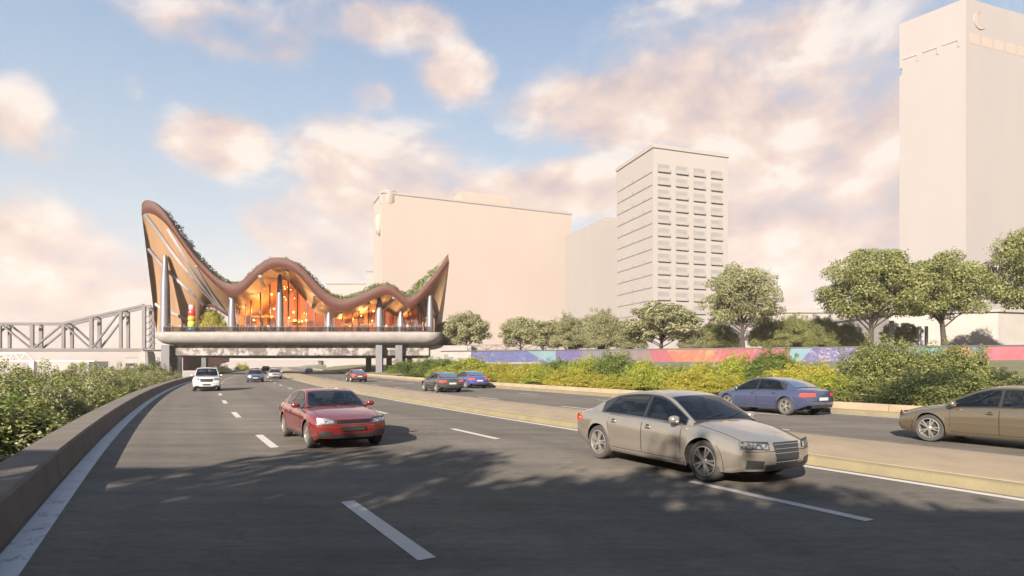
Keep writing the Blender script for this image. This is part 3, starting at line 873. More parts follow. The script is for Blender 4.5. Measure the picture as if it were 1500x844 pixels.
# terrace trees: (px, top py, crown px, distance, size class, leaf, label)
TT = [
 (1088, 392, 106, 99, 'b', 0, 'leaf_pale', 'tall round headed tree standing alone above the red mural panel'),
 (1275, 364, 138, 93, 'b', 1, 'leaf_olive', 'tall broad tree above the deep blue mural panel, left of its touching twin'),
 (1384, 374, 128, 91, 'b', 2, 'leaf_olive', 'broad tree above the teal mural panel in front of the grey box building'),
 (1516, 336, 128, 86, 'b', 0, 'leaf_olive', 'big tree cut off by the right edge of the picture'),
 (653, 472, 38, 128, 'm', 0, 'leaf_pale', 'smallest pale tree, right beside the end of the pavilion deck'),
 (682, 459, 50, 124, 'm', 1, 'leaf_pale', 'pale round tree standing apart just right of the pavilion'),
 (764, 466, 48, 120, 'm', 2, 'leaf_pale', 'pale tree with a bare trunk at the left end of the long tree row'),
 (796, 470, 52, 117, 'm', 0, 'leaf_pale', 'low pale tree second in the long row, under the broad blank tower'),
 (838, 467, 64, 115, 'm', 1, 'leaf_pale', 'wide pale tree in the long row above the violet mural panel'),
 (882, 459, 66, 113, 'm', 2, 'leaf_pale', 'taller pale tree in the long row just left of the balcony tower'),
 (924, 478, 40, 112, 'm', 0, 'leaf_pale', 'low tree in front of the left corner of the balcony tower'),
 (968, 446, 92, 110, 'm', 1, 'leaf_pale', 'widest domed pale tree in front of the balcony tower'),
 (1018, 484, 46, 107, 'm', 2, 'leaf_pale', 'low bushy tree filling the dip right of the domed tree'),
 (1050, 476, 56, 107, 'm', 0, 'leaf_olive', 'low olive tree tucked left of the tall lone tree trunk'),
 (1128, 468, 62, 105, 'm', 1, 'leaf_olive', 'low olive tree just right of the tall lone tree trunk'),
 (1166, 466, 54, 104, 'm', 2, 'leaf_olive', 'middle one of the low olive trees before the long flat roofed building'),
 (1204, 468, 56, 103, 'm', 0, 'leaf_olive', 'low olive tree left of the big tree above the deep blue panel'),
 (1240, 476, 46, 102, 'm', 1, 'leaf_olive', 'low olive tree partly under the crown of the big tree above the blue panel'),
 (1318, 474, 40, 102, 'm', 2, 'leaf_olive', 'low tree showing between the trunks of the two tall touching trees'),
]
for px, top, cw, D, k, i, lf, lab in TT:
    H = EYE + (535 - top) * D / F - 4.35
    Wd = cw * D / F
    p = pt(px, 500, D)
    if k == 'b': plant('tree', T_BIG, i, lf, (p.x, D, 4.35), (Wd / 12.3, Wd / 12.3, H / 13.9), lab, 'tree', 'tall terrace trees')
    elif px in (838, 882, 924, 1018, 1050, 1128, 1166, 1204, 1240): plant('tree', B_BANK, i, lf, (p.x, D, 4.3), (Wd / 5.6, Wd / 5.6, (H + .05) / 5.2), lab, 'tree', 'low terrace trees', parts=('stem', 'crown'))
    else: plant('tree', T_MID, i, lf, (p.x, D, 4.35), (Wd / 7.6 * 1.28, Wd / 7.6 * 1.28, H / 6.9), lab, 'tree', 'low terrace trees')

# verge shrubs behind the barrier
VS = [
 (602, 527, 74, 92, 'leaf_green', 'green shrub at the far left end of the verge, next to the pavilion piers'),
 (642, 523, 78, 86, 'leaf_green', 'green shrub in front of the white abutment, second from the pavilion piers'),
 (690, 523, 80, 77, 'leaf_lime', 'light green shrub above the small blue car'),
 (733, 529, 66, 67, 'leaf_yellow', 'yellowish shrub under the left end of the blue and violet mural panel'),
 (776, 530, 66, 60, 'leaf_yellow', 'yellow green shrub under the light blue mural panel'),
 (818, 525, 74, 54, 'leaf_green', 'mid green shrub under the violet mural panel'),
 (862, 521, 80, 48.5, 'leaf_lime', 'lime shrub standing left of the silver car roof'),
 (905, 514, 78, 45, 'leaf_green', 'green shrub directly above the rear window of the silver car'),
 (946, 526, 70, 42, 'leaf_lime', 'lime shrub under the left end of the red mural panels'),
 (988, 533, 70, 39.5, 'leaf_green', 'low green shrub under the orange mural panel'),
 (1030, 528, 76, 37.5, 'leaf_yellow', 'yellow shrub under the red mural panels, left of the blue sedan roof'),
 (1080, 519, 84, 35.5, 'leaf_lime', 'lime shrub behind the bonnet of the blue sedan'),
 (1134, 509, 92, 33.5, 'leaf_green', 'tall green shrub behind the cabin of the blue sedan'),
 (1186, 528, 84, 31.5, 'leaf_yellow', 'yellow shrub behind the boot of the blue sedan'),
 (1232, 541, 64, 30, 'leaf_yellow', 'low yellow shrub against the left side of the dark shrub mass'),
 (1290, 500, 110, 28.5, 'leaf_olive', 'tallest olive shrub of the dark mass under the deep blue panel'),
 (1345, 517, 100, 27, 'leaf_olive', 'middle olive shrub of the dark mass under the teal mural panel'),
 (1398, 508, 104, 26.5, 'leaf_olive', 'olive shrub above the bonnet of the tan car'),
 (1452, 540, 84, 25.5, 'leaf_dark', 'low dark shrub above the roof of the tan car'),
]
for k, (px, top, cw, D, lf, lab) in enumerate(VS):
    p = pt(px, 500, D); H = EYE + (535 - top) * D / F - .35 - (.28 if k < 15 else .1); Wd = cw * D / F * (.98 if k < 15 else 1.1)
    plant('shrub', B_VERGE, k, lf, (p.x, D, .35), (Wd / 4.6, Wd / 4.6, H / 3.0), lab, 'shrub', 'shrubs on the verge')
ORD = 'first second third fourth fifth sixth seventh eighth ninth tenth eleventh twelfth thirteenth fourteenth fifteenth sixteenth seventeenth eighteenth nineteenth'.split()
FR = [(610, 'leaf_green'), (646, 'leaf_lime'), (684, 'leaf_lime'), (722, 'leaf_yellow'), (757, 'leaf_yellow'), (795, 'leaf_lime'), (834, 'leaf_yellow'), (876, 'leaf_yellow'), (921, 'leaf_yellow'), (967, 'leaf_lime'), (1012, 'leaf_yellow'), (1058, 'leaf_yellow'), (1106, 'leaf_yellow'), (1156, 'leaf_yellow'), (1206, 'leaf_lime'), (1256, 'leaf_olive'), (1312, 'leaf_dark'), (1368, 'leaf_dark'), (1424, 'leaf_olive')]
for k, (px, lf) in enumerate(FR):
    D = station(px, 26.9); p = road(D, 26.9)
    h = .26 + .07 * ((k * 7) % 4)
    word = {'leaf_green': 'green', 'leaf_lime': 'lime green', 'leaf_yellow': 'yellow green', 'leaf_olive': 'olive', 'leaf_dark': 'dark green'}[lf]
    plant('low_shrub', B_VERGE, k + 1, lf, (p.x, p.y, .2), (.8, .8, h), 'low %s shrub in the front row over the tan barrier, %s from the pavilion' % (word, ORD[k]), 'shrub', 'low shrubs along the barrier')

# river bank bushes left of the parapet
pos = ['nearest', 'second nearest', 'third nearest', 'fourth nearest', 'fifth nearest', 'sixth nearest', 'seventh nearest', 'eighth nearest', 'ninth nearest', 'tenth nearest', 'eleventh nearest', 'farthest']
for row, off, base, Ds, tops in (('front', -4.4, -3.3, (12.5, 16.5, 20.5, 25, 30, 35.5, 41.5, 48.5, 56, 65, 76, 88), .55), ('back', -9.2, -5.0, (20, 25, 30.5, 36, 42, 49, 57, 66, 76, 86, 98), .95)):
    for k, D in enumerate(Ds):
        p = road(D, off - .5 * (k % 2)); H = tops + .24 * ((k * 5) % 3 - 1) - base - (.5 if k < 2 else 0)
        s = .95 + .12 * ((k * 3) % 4) + (.15 if row == 'back' else 0)
        nm = pos[k] if k < len(Ds) - 1 else 'farthest'
        plant('bush', B_BANK, k + (row == 'back'), ('leaf_olive', 'leaf_pale', 'leaf_olive')[(k + (row == 'back')) % 3] if k != 3 else 'leaf_green', (p.x, p.y, base), (s, s, H / 5.1),
              '%s leafy bush in the %s row on the river bank left of the parapet' % (nm, row), 'bush', 'bushes on the river bank')
p = pt(222, 500, 104)
plant('bush', B_BANK, 1, 'leaf_dark', (p.x, 104, -4), (1.0, 1.0, 1.12), 'dark bush at the foot of the left pavilion pier', 'bush', None)
# planting under the pavilion arch
p = pt(312, 480, 131)
plant('bush', B_VERGE, 0, 'leaf_yellow', (p.x, 129.6, DECK), (1.5, .8, 1.9), 'green garden bush seen through the arch under the left wing', 'bush', None)
# trees beyond the bridge
for px, top, cw, D, lf, lab in ((354, 534, 22, 210, 'leaf_yellow', 'autumn gold tree far beyond the bridge at the road bend'), (326, 536, 30, 170, 'leaf_dark', 'dark bush beyond the bridge behind the left parapet')):
    p = pt(px, 500, D); H = EYE + (535 - top) * D / F + 2
    plant('tree' if px > 340 else 'bush', B_VERGE, 1, lf, (p.x, D, -2), (cw * D / F / 4.4,) * 2 + (H / 3,), lab, 'tree' if px > 340 else 'bush', None)
# tall trees behind the viewpoint that shade the near roadway
for k, (x, y, s) in enumerate(((-10.6, -8.2, 1.12), (-5.4, -9.9, 1.1), (-.4, -11.6, 1.0), (4.6, -12.2, 1.1), (10, -12.8, 1.05), (-3.0, -14, 1.1), (3.4, -15, 1.1))):
    plant('tree', T_MID, k, 'leaf_green', (x, y, -.06), (s, s, s * 1.32), 'green tree behind the viewpoint, %s in the grove shading the near road' % ORD[k], 'tree', 'trees behind the viewpoint')

# roof planting on the pavilion
rs = np.random.RandomState(5); cl = []
for i in range(8, nn - 3):
    x = U[i][0]
    if x < 232: continue
    for k in range(5):
        t = (.045, .12, .22, .4, .65)[k]
        a = tops_surface = None
        p0 = upF[i] + Vector((0, .8, .05)); q = p0.lerp(upB[i], t) + Vector((0, 0, .5 * math.sin(math.pi * t)))
        r = rs.uniform(.35, .85) * (1.15 if k else .8)
        slope = abs(upF[min(i + 1, nn - 1)].z - upF[i - 1].z) / max(.05, abs(upF[min(i + 1, nn - 1)].x - upF[i - 1].x))
        if k == 0 and 376 < x < 430 and rs.rand() < .75: continue
        cl.append(((q.x + rs.uniform(-.3, .3), q.y + rs.uniform(-.2, .5), q.z + r * .35), (r * 1.1, r * 1.1, r * .8)))
P, Nn = clump_leaves(cl, 90, rs)
add('roof_planting', leaf_mesh('roof_planting', P, Nn, .17, M['leaf_roof'], rs), pav)

# ------------------------------------------------------------------ people and the totem on the deck
def person(name, h, shirt, legs, skin, hair, pose):
    mb = MB(); k = h / 1.75; sw = .06 * pose
    def ell(c, r, m, n=8):
        rows = []
        for i in range(6):
            a = -math.pi / 2 + math.pi * i / 5
            rows.append([(c[0] + r[0] * math.cos(a) * math.cos(2 * math.pi * j / n), c[1] + r[1] * math.cos(a) * math.sin(2 * math.pi * j / n), c[2] + r[2] * math.sin(a)) for j in range(n)])
        mb.grid(rows, m, close=True)
    def ring(z, rx, ry, m): return [(rx * math.cos(2 * math.pi * j / 10), ry * math.sin(2 * math.pi * j / 10), z) for j in range(10)]
    mb.grid([ring(.86, .15, .1, 0), ring(1.0, .14, .095, 0), ring(1.2, .165, .1, 0), ring(1.4, .19, .1, 0), ring(1.47, .1, .08, 0), ring(1.5, .05, .05, 0), ring(1.56, .045, .05, 0)], 0, close=True)
    for s in (-1, 1):
        mb.tube([(s * .09, 0, .9), (s * .095, sw * s - .02, .48), (s * .1, sw * s * 2, .07)], [.085, .06, .042], 7, 1)
        mb.tube([(s * .1, sw * s * 2 + .03, .05), (s * .1, sw * s * 2 - .17, .03)], [.045, .035], 6, 3)
        mb.tube([(s * .19, 0, 1.42), (s * .24, -.02 - sw * s, 1.14), (s * .22, -.09 - sw * s, .9)], [.055, .045, .032], 7, 0)
        ell((s * .22, -.1 - sw * s, .85), (.035, .04, .07), 2, 6)
    ell((0, -.01, 1.64), (.075, .095, .115), 2); ell((0, .02, 1.68), (.082, .09, .095), 3)
    me = mb.mesh('person', [shirt, legs, skin, hair], smooth=60)
    return me
skin = [mat('skin tone', c, None, 5, .6) for c in ((.35, .2, .14), (.18, .1, .065), (.42, .27, .2))]
cloth = [mat('cloth', c, None, 9, .85) for c in ((.03, .03, .04), (.12, .03, .025), (.05, .07, .12), (.25, .22, .2), (.02, .05, .04), (.09, .06, .04))]
hairm = mat('dark hair', (.015, .011, .009), None, 9, .6)
pm = [person('p', 1.75, cloth[a], cloth[b], skin[c], hairm, d) for a, b, c, d in ((0, 2, 0, 1), (1, 0, 1, 0), (2, 0, 2, 1.4), (3, 5, 0, .6), (4, 0, 1, 1), (5, 0, 2, .3))]
rnd = random.Random(9)
spots = []
while len(spots) < 64:
    px = rnd.choice([rnd.uniform(246, 333), rnd.uniform(346, 404), rnd.uniform(416, 548), rnd.uniform(562, 640)])
    d = rnd.uniform(.4, 3.6)
    if all(abs(px - q) > 2.2 or abs(d - e) > .6 for q, e in spots): spots.append((px, d))
PL = ['person in dark clothes behind the terrace railing', 'person in a brown red top behind the terrace railing', 'person in a dull blue top behind the terrace railing', 'person in a light top behind the terrace railing', 'person in dark green top behind the terrace railing', 'person in brown top behind the terrace railing']
for k, (px, d) in enumerate(spots):
    q = pt(px, 487, DF + d)
    o = add('person', pm[k % 6], None, (q.x, DF + d, DECK + .016)); o.rotation_euler.z = rnd.uniform(0, 6.28)
    s = rnd.uniform(.92, 1.05); o.scale = (s, s, s)
    tag(o, PL[k % 6], 'person', 'people on the pavilion terrace')
tp = pt(281, 487, 121.2)
tot = empty('totem', (tp.x, 121.2, DECK))
tag(tot, 'tall totem of stacked bright rounded drums on the terrace by the left wing', 'sculpture')
zz = 0
for c, h, r in (((.03, .16, .22), 1.15, .80), ((.34, .40, .04), 1.15, .74), ((.55, .22, .02), 1.05, .72), ((.5, .02, .03), 1.15, .68), ((.52, .22, .24), 1.05, .55)):
    mb = MB(); mb.lathe([(0, zz), (r * .8, zz), (r, zz + h * .2), (r * 1.02, zz + h * .5), (r, zz + h * .8), (r * .8, zz + h), (0, zz + h)], 20)
    mb.build('drum', mat('totem paint', c, None, 3, .4), tot, smooth=50); zz += h + .01

# ------------------------------------------------------------------ towers
def tower(name, corner_px, top_py, D, left, right, z0=4.0):
    """prism tower from its near corner; left/right = (dx, dy, length) of the two visible faces"""
    c = pt(corner_px, top_py, D)
    t = empty(name, (c.x, D, 0))
    l = Vector((left[0], left[1], 0)).normalized() * left[2]; r = Vector((right[0], right[1], 0)).normalized() * right[2]
    return t, l, r, c.z
def slab(mb, o, l, r, z0, z1, m=0):
    mb.prism([o, o + r, o + r + l, o + l], z0, z1, m)
V0 = Vector((0, 0, 0))
# broad blank tower
t, l, r, zt_ = tower('broad_tower', 560, 281, 260, (-.401, .916, 20), (.916, .401, 93.6))
tag(t, 'broad blank cream slab tower with a raised rooftop block behind the pavilion', 'tower')
mb = MB(); slab(mb, V0, l, r, 3, zt_); mb.build('wall', M['cream'], t)
mb = MB(); rn = r.normalized(); ln = l.normalized()
slab(mb, rn * 37 + ln * 2, ln * 14, rn * 24, zt_ - .5, zt_ + 5.2); mb.build('rooftop_block', M['cream'], t)
mb = MB(); c = rn * 0 + ln * 0
mb.lathe([(0, zt_ - 5), (3.4, zt_ - 5), (3.9, zt_ - 4), (3.9, zt_ + .9), (0, zt_ + .9)], 28, 0, 'z', ((rn * 3.4 + ln * 3.4).x, (rn * 3.4 + ln * 3.4).y, 0)); mb.build('corner_turret', M['cream'], t, smooth=40)
mb = MB(); c = ln * 5 - rn * .3
mb.lathe([(0, zt_ - 18), (1.2, zt_ - 17.4), (1.7, zt_ - 15), (1.7, zt_ - 11), (1.2, zt_ - 9), (0, zt_ - 8.6)], 20, 0, 'z', (c.x, c.y, 0)); mb.build('oriel', M['cream'], t, smooth=60)
mb = MB(); mb.grid([[(p.x, p.y, z) for p in (l - rn * .3, -rn * .3 - ln * .3, r - ln * .3 + rn * .0)] for z in (zt_ - .6, zt_ + .35)]); mb.build('parapet', M['cream2'], t)
# narrow tower between
t, l, r, zt_ = tower('narrow_tower', 867, 328, 245, (-.35, .937, 25), (.94, .34, 30))
tag(t, 'narrow plain cream tower squeezed between the broad tower and the balcony tower', 'tower')
mb = MB(); slab(mb, V0, l, r, 3, zt_); mb.build('wall', M['cream3'], t)
rn = r.normalized(); ln = l.normalized()
mb = MB(); slab(mb, rn * 4.5 + ln * 2, ln * 9, rn * 22, zt_ - .5, zt_ + 2.4); slab(mb, rn * 9 + ln * 4, ln * 7, rn * 16, zt_ + 2.3, zt_ + 4.5); mb.build('rooftop_block', M['cream3'], t)
# balcony tower
M['balcony_shade_panel'] = mat('balcony shade panel', (.158, .149, .143), (.14, .133, .129), .4, .35)  # slightly darker than the wall: balcony shade put into the colour
t, l, r, zt_ = tower('balcony_tower', 957, 212, 200, (-.3, .954, 26), (.945, .326, 30))
tag(t, 'cream tower with a grid of projecting balconies on its right face', 'tower')
rn = r.normalized(); ln = l.normalized()
mb = MB(); slab(mb, V0, l, r, 3, zt_); mb.build('wall', M['cream2'], t)
mb = MB(); slab(mb, -rn * .35 - ln * .35, l + ln * .7, r + rn * .7, zt_ - 1.0, zt_ + .3); mb.build('parapet', M['cream2'], t)
fh = 4.28
for row in range(13):
    z = zt_ - 8.6 - row * fh
    for c in range(4):
        a = 1.6 + c * 7.05
        mb = MB(); o = rn * a - ln * .6
        slab(mb, o, ln * .59, rn * 4.7, z - .25, z)
        slab(mb, o, ln * .15, rn * 4.7, z, z + .95)
        for s in (0, 4.55): slab(mb, o + rn * s + ln * .15, ln * .44, rn * .15, z, z + .95)
        b = mb.build('balcony', M['shade_cream'], t)
        mb = MB(); slab(mb, rn * (a + .1) - ln * .04, ln * .3, rn * 4.5, z + .02, z + 2.5); mb.build('shade_panel', M['balcony_shade_panel'], t)  # flat panel whose darker colour stands in for shade at the balcony
    mb = MB(); o = -rn * .2 + ln * .6
    slab(mb, o, l - ln * 1.2, rn * .19, z - .35, z); mb.build('ledge', M['shade_cream'], t)
    for q in (.2, .5, .8):
        mb = MB(); slab(mb, -rn * .25 + l * q, ln * 1.2, rn * .24, z + .02, z + .8); mb.build('vent', M['shade_cream'], t)
# right hand high tower
t, l, r, zt_ = tower('high_tower', 1415, -3, 220, (-.623, .783, 21.6), (.945, .326, 46))
tag(t, 'very tall plain cream tower at the right edge with a crescent near its top', 'tower')
rn = r.normalized(); ln = l.normalized()
mb = MB(); slab(mb, V0, l, r, 3, zt_ - 20.4); slab(mb, ln * .0, l - ln * .9, r, zt_ - 20.4, zt_ - 17.8); slab(mb, V0, l, r, zt_ - 17.8, zt_); mb.build('wall', M['cream_high'], t)
for k in range(6):
    a = 2.0 + k * 6.6
    mb = MB(); slab(mb, rn * a - ln * .05, ln * .3, rn * 5, zt_ - 16.2, zt_ - 12.4); mb.build('louvre', mat('louvre', (.2, .165, .14), None, 2, .8), t) if k == 0 else mb.build('louvre', bpy.data.materials['louvre'], t)
for k in range(3):
    mb = MB(); slab(mb, ln * (2 + k * 6.6) - rn * .25, ln * 5, rn * .24, zt_ - 14.6, zt_ - 13.9); slab(mb, ln * (1.9 + k * 6.6) - rn * .25, ln * .5, rn * .24, zt_ - 17, zt_ - 14.6); mb.build('ledge', M['shade_cream'], t)
mb = MB(); cx_, cz_, rr = 7.2, zt_ - 7.0, 3.3
outer = [(cx_ + rr * math.cos(R(a)), cz_ + rr * math.sin(R(a))) for a in range(100, 311, 15)]
inner = [(cx_ + 1.3 + rr * .95 * math.cos(R(a)), cz_ + .55 + rr * .95 * math.sin(R(a))) for a in range(114, 299, 13)]
n_ = min(len(outer), len(inner)); outer = outer[:n_]; inner = inner[:n_]
for d0, d1 in ((-.35, -.0),):
    mb.grid([[(rn.x * x - ln.x * .3, rn.y * x - ln.y * .3, z) for x, z in outer], [(rn.x * x - ln.x * .3, rn.y * x - ln.y * .3, z) for x, z in inner]])
    for E in (outer, inner):
        mb.grid([[(rn.x * x - ln.x * .3, rn.y * x - ln.y * .3, z) for x, z in E], [(rn.x * x + ln.x * .1, rn.y * x + ln.y * .1, z) for x, z in E]])
mb.build('emblem', bpy.data.materials['louvre'], t)
# low buildings
def low(name, px0, px1, top, D, depth, z0, m, label, roof=None):
    a, b = pt(px0, top, D), pt(px1, top, D)
    t = empty(name, (a.x, D, 0)); tag(t, label, 'building')
    w_ = b.x - a.x
    mb = MB(); mb.box((w_ / 2, depth / 2, (a.z + z0) / 2), (w_, depth, a.z - z0)); mb.build('wall', M[m], t)
    mb = MB(); mb.box((w_ / 2, depth / 2, a.z + .2), (w_ + .8, depth + .8, .5)); mb.build('roof', M[m] if roof is None else M[roof], t)
    return t, w_, a.z
low('low_block', 478, 537, 416, 290, 20, 0, 'cream3', 'low cream block just left of the broad tower, behind the pavilion roof')
low('stair_block', 537, 551, 398, 285, 10, 0, 'cream3', 'slim cream stair block against the left edge of the broad tower')
t, w_, z_ = low('flat_roof_building', 1085, 1236, 458, 150, 24, 4, 'cream3', 'long low flat roofed pale building behind the olive trees')
mb = MB(); mb.box((w_ * .52, 10, z_ + 1.0), (w_ * .55, 12, 1.3)); mb.build('rooftop_block', M['cream3'], t)
t, w_, z_ = low('box_building', 1332, 1462, 457, 112, .6, 4, 'cream3', 'x')
bpy.data.objects.remove(t.children[0]); bpy.data.objects.remove(t.children[0])
tag(t, 'low grey box building behind the right hand trees')
greywall = mat('grey render', (.20, .185, .17), None, .4, .85)
mb = MB(); mb.prism([(0, 6), (w_, 0), (w_ + 30, 9), (w_ + 30, 34), (0, 34)], 4, z_); mb.build('wall', greywall, t)
mb = MB(); mb.prism([(-.4, 5.8), (w_ - .05, -.5), (w_ + 30.4, 8.6), (w_ + 30.4, 34.4), (-.4, 34.4)], z_ + .003, z_ + .45); mb.build('roof', M['cream3'], t)
low('white_depot', 184, 238, 524, 300, 18, -7, 'cream3', 'low white box building left of the pavilion below the truss bridge')
low('far_depot', 60, 130, 530, 620, 30, -7.6, 'cream3', 'long low pale shed far across the river')
# steel posts on the terrace
for k, (px, top, w_) in enumerate(((1306, 470, .7), (1347, 478, .5), (1357, 478, .5))):
    p = pt(px, top, 97)
    mb = MB(); mb.lathe([(w_ * .5, 4.3), (w_ * .5, p.z), (0, p.z)], 12, 0, 'z', (p.x, 97, 0)); mb.lathe([(w_ * .9, 4.34), (w_ * .9, 4.6), (w_ * .5, 4.62)], 12, 0, 'z', (p.x, 97, 0))
    o = mb.build('steel_post', M['silver'], None, smooth=50)
    tag(o, ('thick steel post left of the low tree between the tall trees', 'left one of the thin steel post pair by the grey box building', 'right one of the thin steel post pair by the grey box building')[k], 'post', 'steel posts on the terrace')
# ------------------------------------------------------------------ truss bridge over the river
TD = 260.0
tb = empty('truss_bridge', (pt(110, 512, TD).x, TD, 0))
tag(tb, 'large grey steel truss bridge with diagonal bracing on the left behind the pavilion', 'bridge')
OB = Vector(tb.location)
topc = [(-330, 474), (-285, 474), (-241, 474), (-192, 474), (-146, 474), (-97, 474), (-46, 474), (0, 474), (47, 474), (93, 474), (134, 464), (177, 455), (211, 447)]
zb_ = pt(0, 512, TD).z
for y, tagp in ((0, 0), (5.0, 1)):
    T = [pt(x, q, TD) - OB + Vector((0, y, 0)) for x, q in topc]
    B = [Vector((p.x, y, zb_)) for p in T]
    mb = MB()
    for a, b in zip(T[:-1], T[1:]): mb.bar(a, b, .95, .95)
    mb.build('top_chord', M['steel'], tb)
    mb = MB(); mb.bar(B[0] + Vector((0, 0, -.1)), B[-1] + Vector((0, 0, -.1)), .9, 1.2); mb.build('bottom_chord', M['steel'], tb)
    for k, (a, b) in enumerate(zip(T, B)):
        mb = MB(); mb.bar(b + Vector((0, 0, .5)), a - Vector((0, 0, .45)), 1.5 if k % 2 == 0 else 1.25, .8); mb.build('vertical', M['steel'], tb)
    for k in range(len(T) - 1):
        a, b = (B[k], T[k + 1]) if k % 2 == 0 else (T[k], B[k + 1])
        if k == len(T) - 2: continue
        d = (b - a).normalized()
        mb = MB(); mb.bar(a + d * 1.0, b - d * 1.0, .8, .6); mb.build('diagonal', M['steel'], tb)
Tn = [pt(x, q, TD) - OB for x, q in topc]
for p in Tn:
    mb = MB(); mb.bar(p + Vector((0, .5, 0)), p + Vector((0, 4.5, 0)), .5); mb.build('cross_beam', M['steel'], tb)
p = Tn[-1]
mb = MB()
for k in range(7):
    z0 = zb_ + (p.z - zb_) * k / 7 + .3; z1 = zb_ + (p.z - zb_) * (k + 1) / 7
    mb.bar((p.x + .6, .3, z0), (p.x + 2.4, 4.7, z1), .2); mb.bar((p.x + 2.4, .3, z0 + .3), (p.x + .6, 4.7, z1 + .1), .2)
mb.build('lattice', M['steel'], tb)
mb = MB(); mb.bar((p.x + 2.6, 2.5, zb_), (p.x + 2.6, 2.5, p.z - 1), .7); mb.bar(p + Vector((0, 0, 0)), p + Vector((5.5, 0, -1.2)), .6); mb.build('portal_post', M['steel'], tb)
a = pt(-330, 512, TD) - OB; b = pt(262, 512, TD) - OB
mb = MB(); mb.box(((a.x + b.x) / 2, 2.5, zb_ - .55), (b.x - a.x, 3.9, .5)); mb.box((b.x - 8, 2.5, zb_ - .1), (27, 5.4, .35)); mb.build('bridge_deck', M['steel'], tb)
for px in (210, -97):
    q = pt(px, 515, TD) - OB
    mb = MB()
    rows = [[(q.x + sx * w_, 2.5 + sy * dd, z) for sx, sy in ((-1, -1), (-.6, -1.25), (.6, -1.25), (1, -1), (1, 1), (-1, 1))] for w_, dd, z in ((2.6, 3, -7.6), (2.3, 2.8, 3.0), (2.0, 2.6, 6.6), (1.4, 2.4, 7.9))]
    mb.grid(rows, close=True); mb.face(rows[-1]); mb.build('pier', M['deck'], tb)
# faint second bridge
FD = 620.0
fb = empty('distant_bridge', (pt(20, 528, FD).x, FD, 0)); tag(fb, 'small pale truss bridge far across the river, under the large truss', 'bridge')
OB = Vector(fb.location)
pts_t = [pt(x, 517, FD) - OB for x in (-150, -110, -70, -30, 0, 20, 38)]
zb_ = pt(0, 528, FD).z
mb = MB()
for a, b in zip(pts_t[:-1], pts_t[1:]): mb.bar(a, b, 1.0)
mb.bar(pts_t[-1], Vector((pt(50, 530, FD) - OB).to_tuple()), 1.0); mb.build('top_chord', M['pale_steel'], fb)
mb = MB(); mb.bar((pts_t[0].x, 0, zb_), ((pt(140, 528, FD) - OB).x, 0, zb_ - .8), 1.2); mb.build('bottom_chord', M['pale_steel'], fb)
xs_ = np.linspace(pts_t[0].x, pts_t[-1].x, 23); ztop = pts_t[0].z
for k in range(22):
    mb = MB(); a, b = ((xs_[k], 0, zb_), (xs_[k + 1], 0, ztop)) if k % 2 else ((xs_[k], 0, ztop), (xs_[k + 1], 0, zb_))
    mb.bar(a, b, .7); mb.build('diagonal', M['pale_steel'], fb)
for x in (49, -60):
    q = pt(x, 528, FD) - OB; mb = MB(); mb.box((q.x, 0, (zb_ - 7.6) / 2), (4, 5, zb_ + 7.4)); mb.build('pier', M['pale_steel'], fb)

# ramp bridge and overpass seen under the pavilion
rb = empty('ramp_bridge', (pt(290, 530, 200).x, 200, 0)); tag(rb, 'dark red steel ramp girder on a tan pier, seen under the pavilion', 'bridge')
OB = Vector(rb.location)
redm = mat('oxide red steel', (.20, .035, .028), (.14, .028, .022), .6, .6)
mb = MB()
sec = [[pt(x, a, D) - OB, pt(x, b, D) - OB] for x, a, b, D in ((268, 521, 543, 176), (282, 521.5, 540, 186), (296, 522, 534, 198), (314, 523, 530, 214))]
mb.grid([s[::-1] for s in sec])
mb.grid([[s[0], s[0] + Vector((4, 3, 0)), s[1] + Vector((4, 3, 0)), s[1]] for s in sec])
mb.build('girder', redm, rb)
q = pt(309, 530, 207) - OB
mb = MB(); mb.lathe([(1.0, -.5), (1.0, 2.7), (1.4, 3.4), (0, 3.4)], 14, 0, 'z', (q.x, 7, 0)); mb.build('pier', mat('tan pier', (.26, .17, .10), None, 1, .8), rb, smooth=50)
ov = empty('overpass', (pt(450, 530, 600).x, 600, 0)); tag(ov, 'distant pale overpass crossing the road beyond the pavilion', 'bridge')
OB = Vector(ov.location)
a, b = pt(300, 524, 600) - OB, pt(760, 524, 600) - OB
mb = MB(); mb.box(((a.x + b.x) / 2, 0, 7.6), (b.x - a.x, 14, 2.6)); mb.build('bridge_deck', M['cream3'], ov)
mb = MB(); mb.box(((a.x + b.x) / 2, -6.9, 9.3), (b.x - a.x, .4, .9)); mb.build('parapet', M['cream3'], ov)
for x in (318, 395, 470, 520, 600):
    q = pt(x, 524, 600) - OB
    if abs(q.x + OB.x - road(600, 10).x) > 12: 
        mb = MB(); mb.box((q.x, 0, 3.0), (3, 8, 6.6)); mb.build('pier', M['underside'], ov)
gb_ = empty('gantry_sign', (pt(419, 530, 330).x, 330, 0))

bpy.data.objects.remove(gb_)
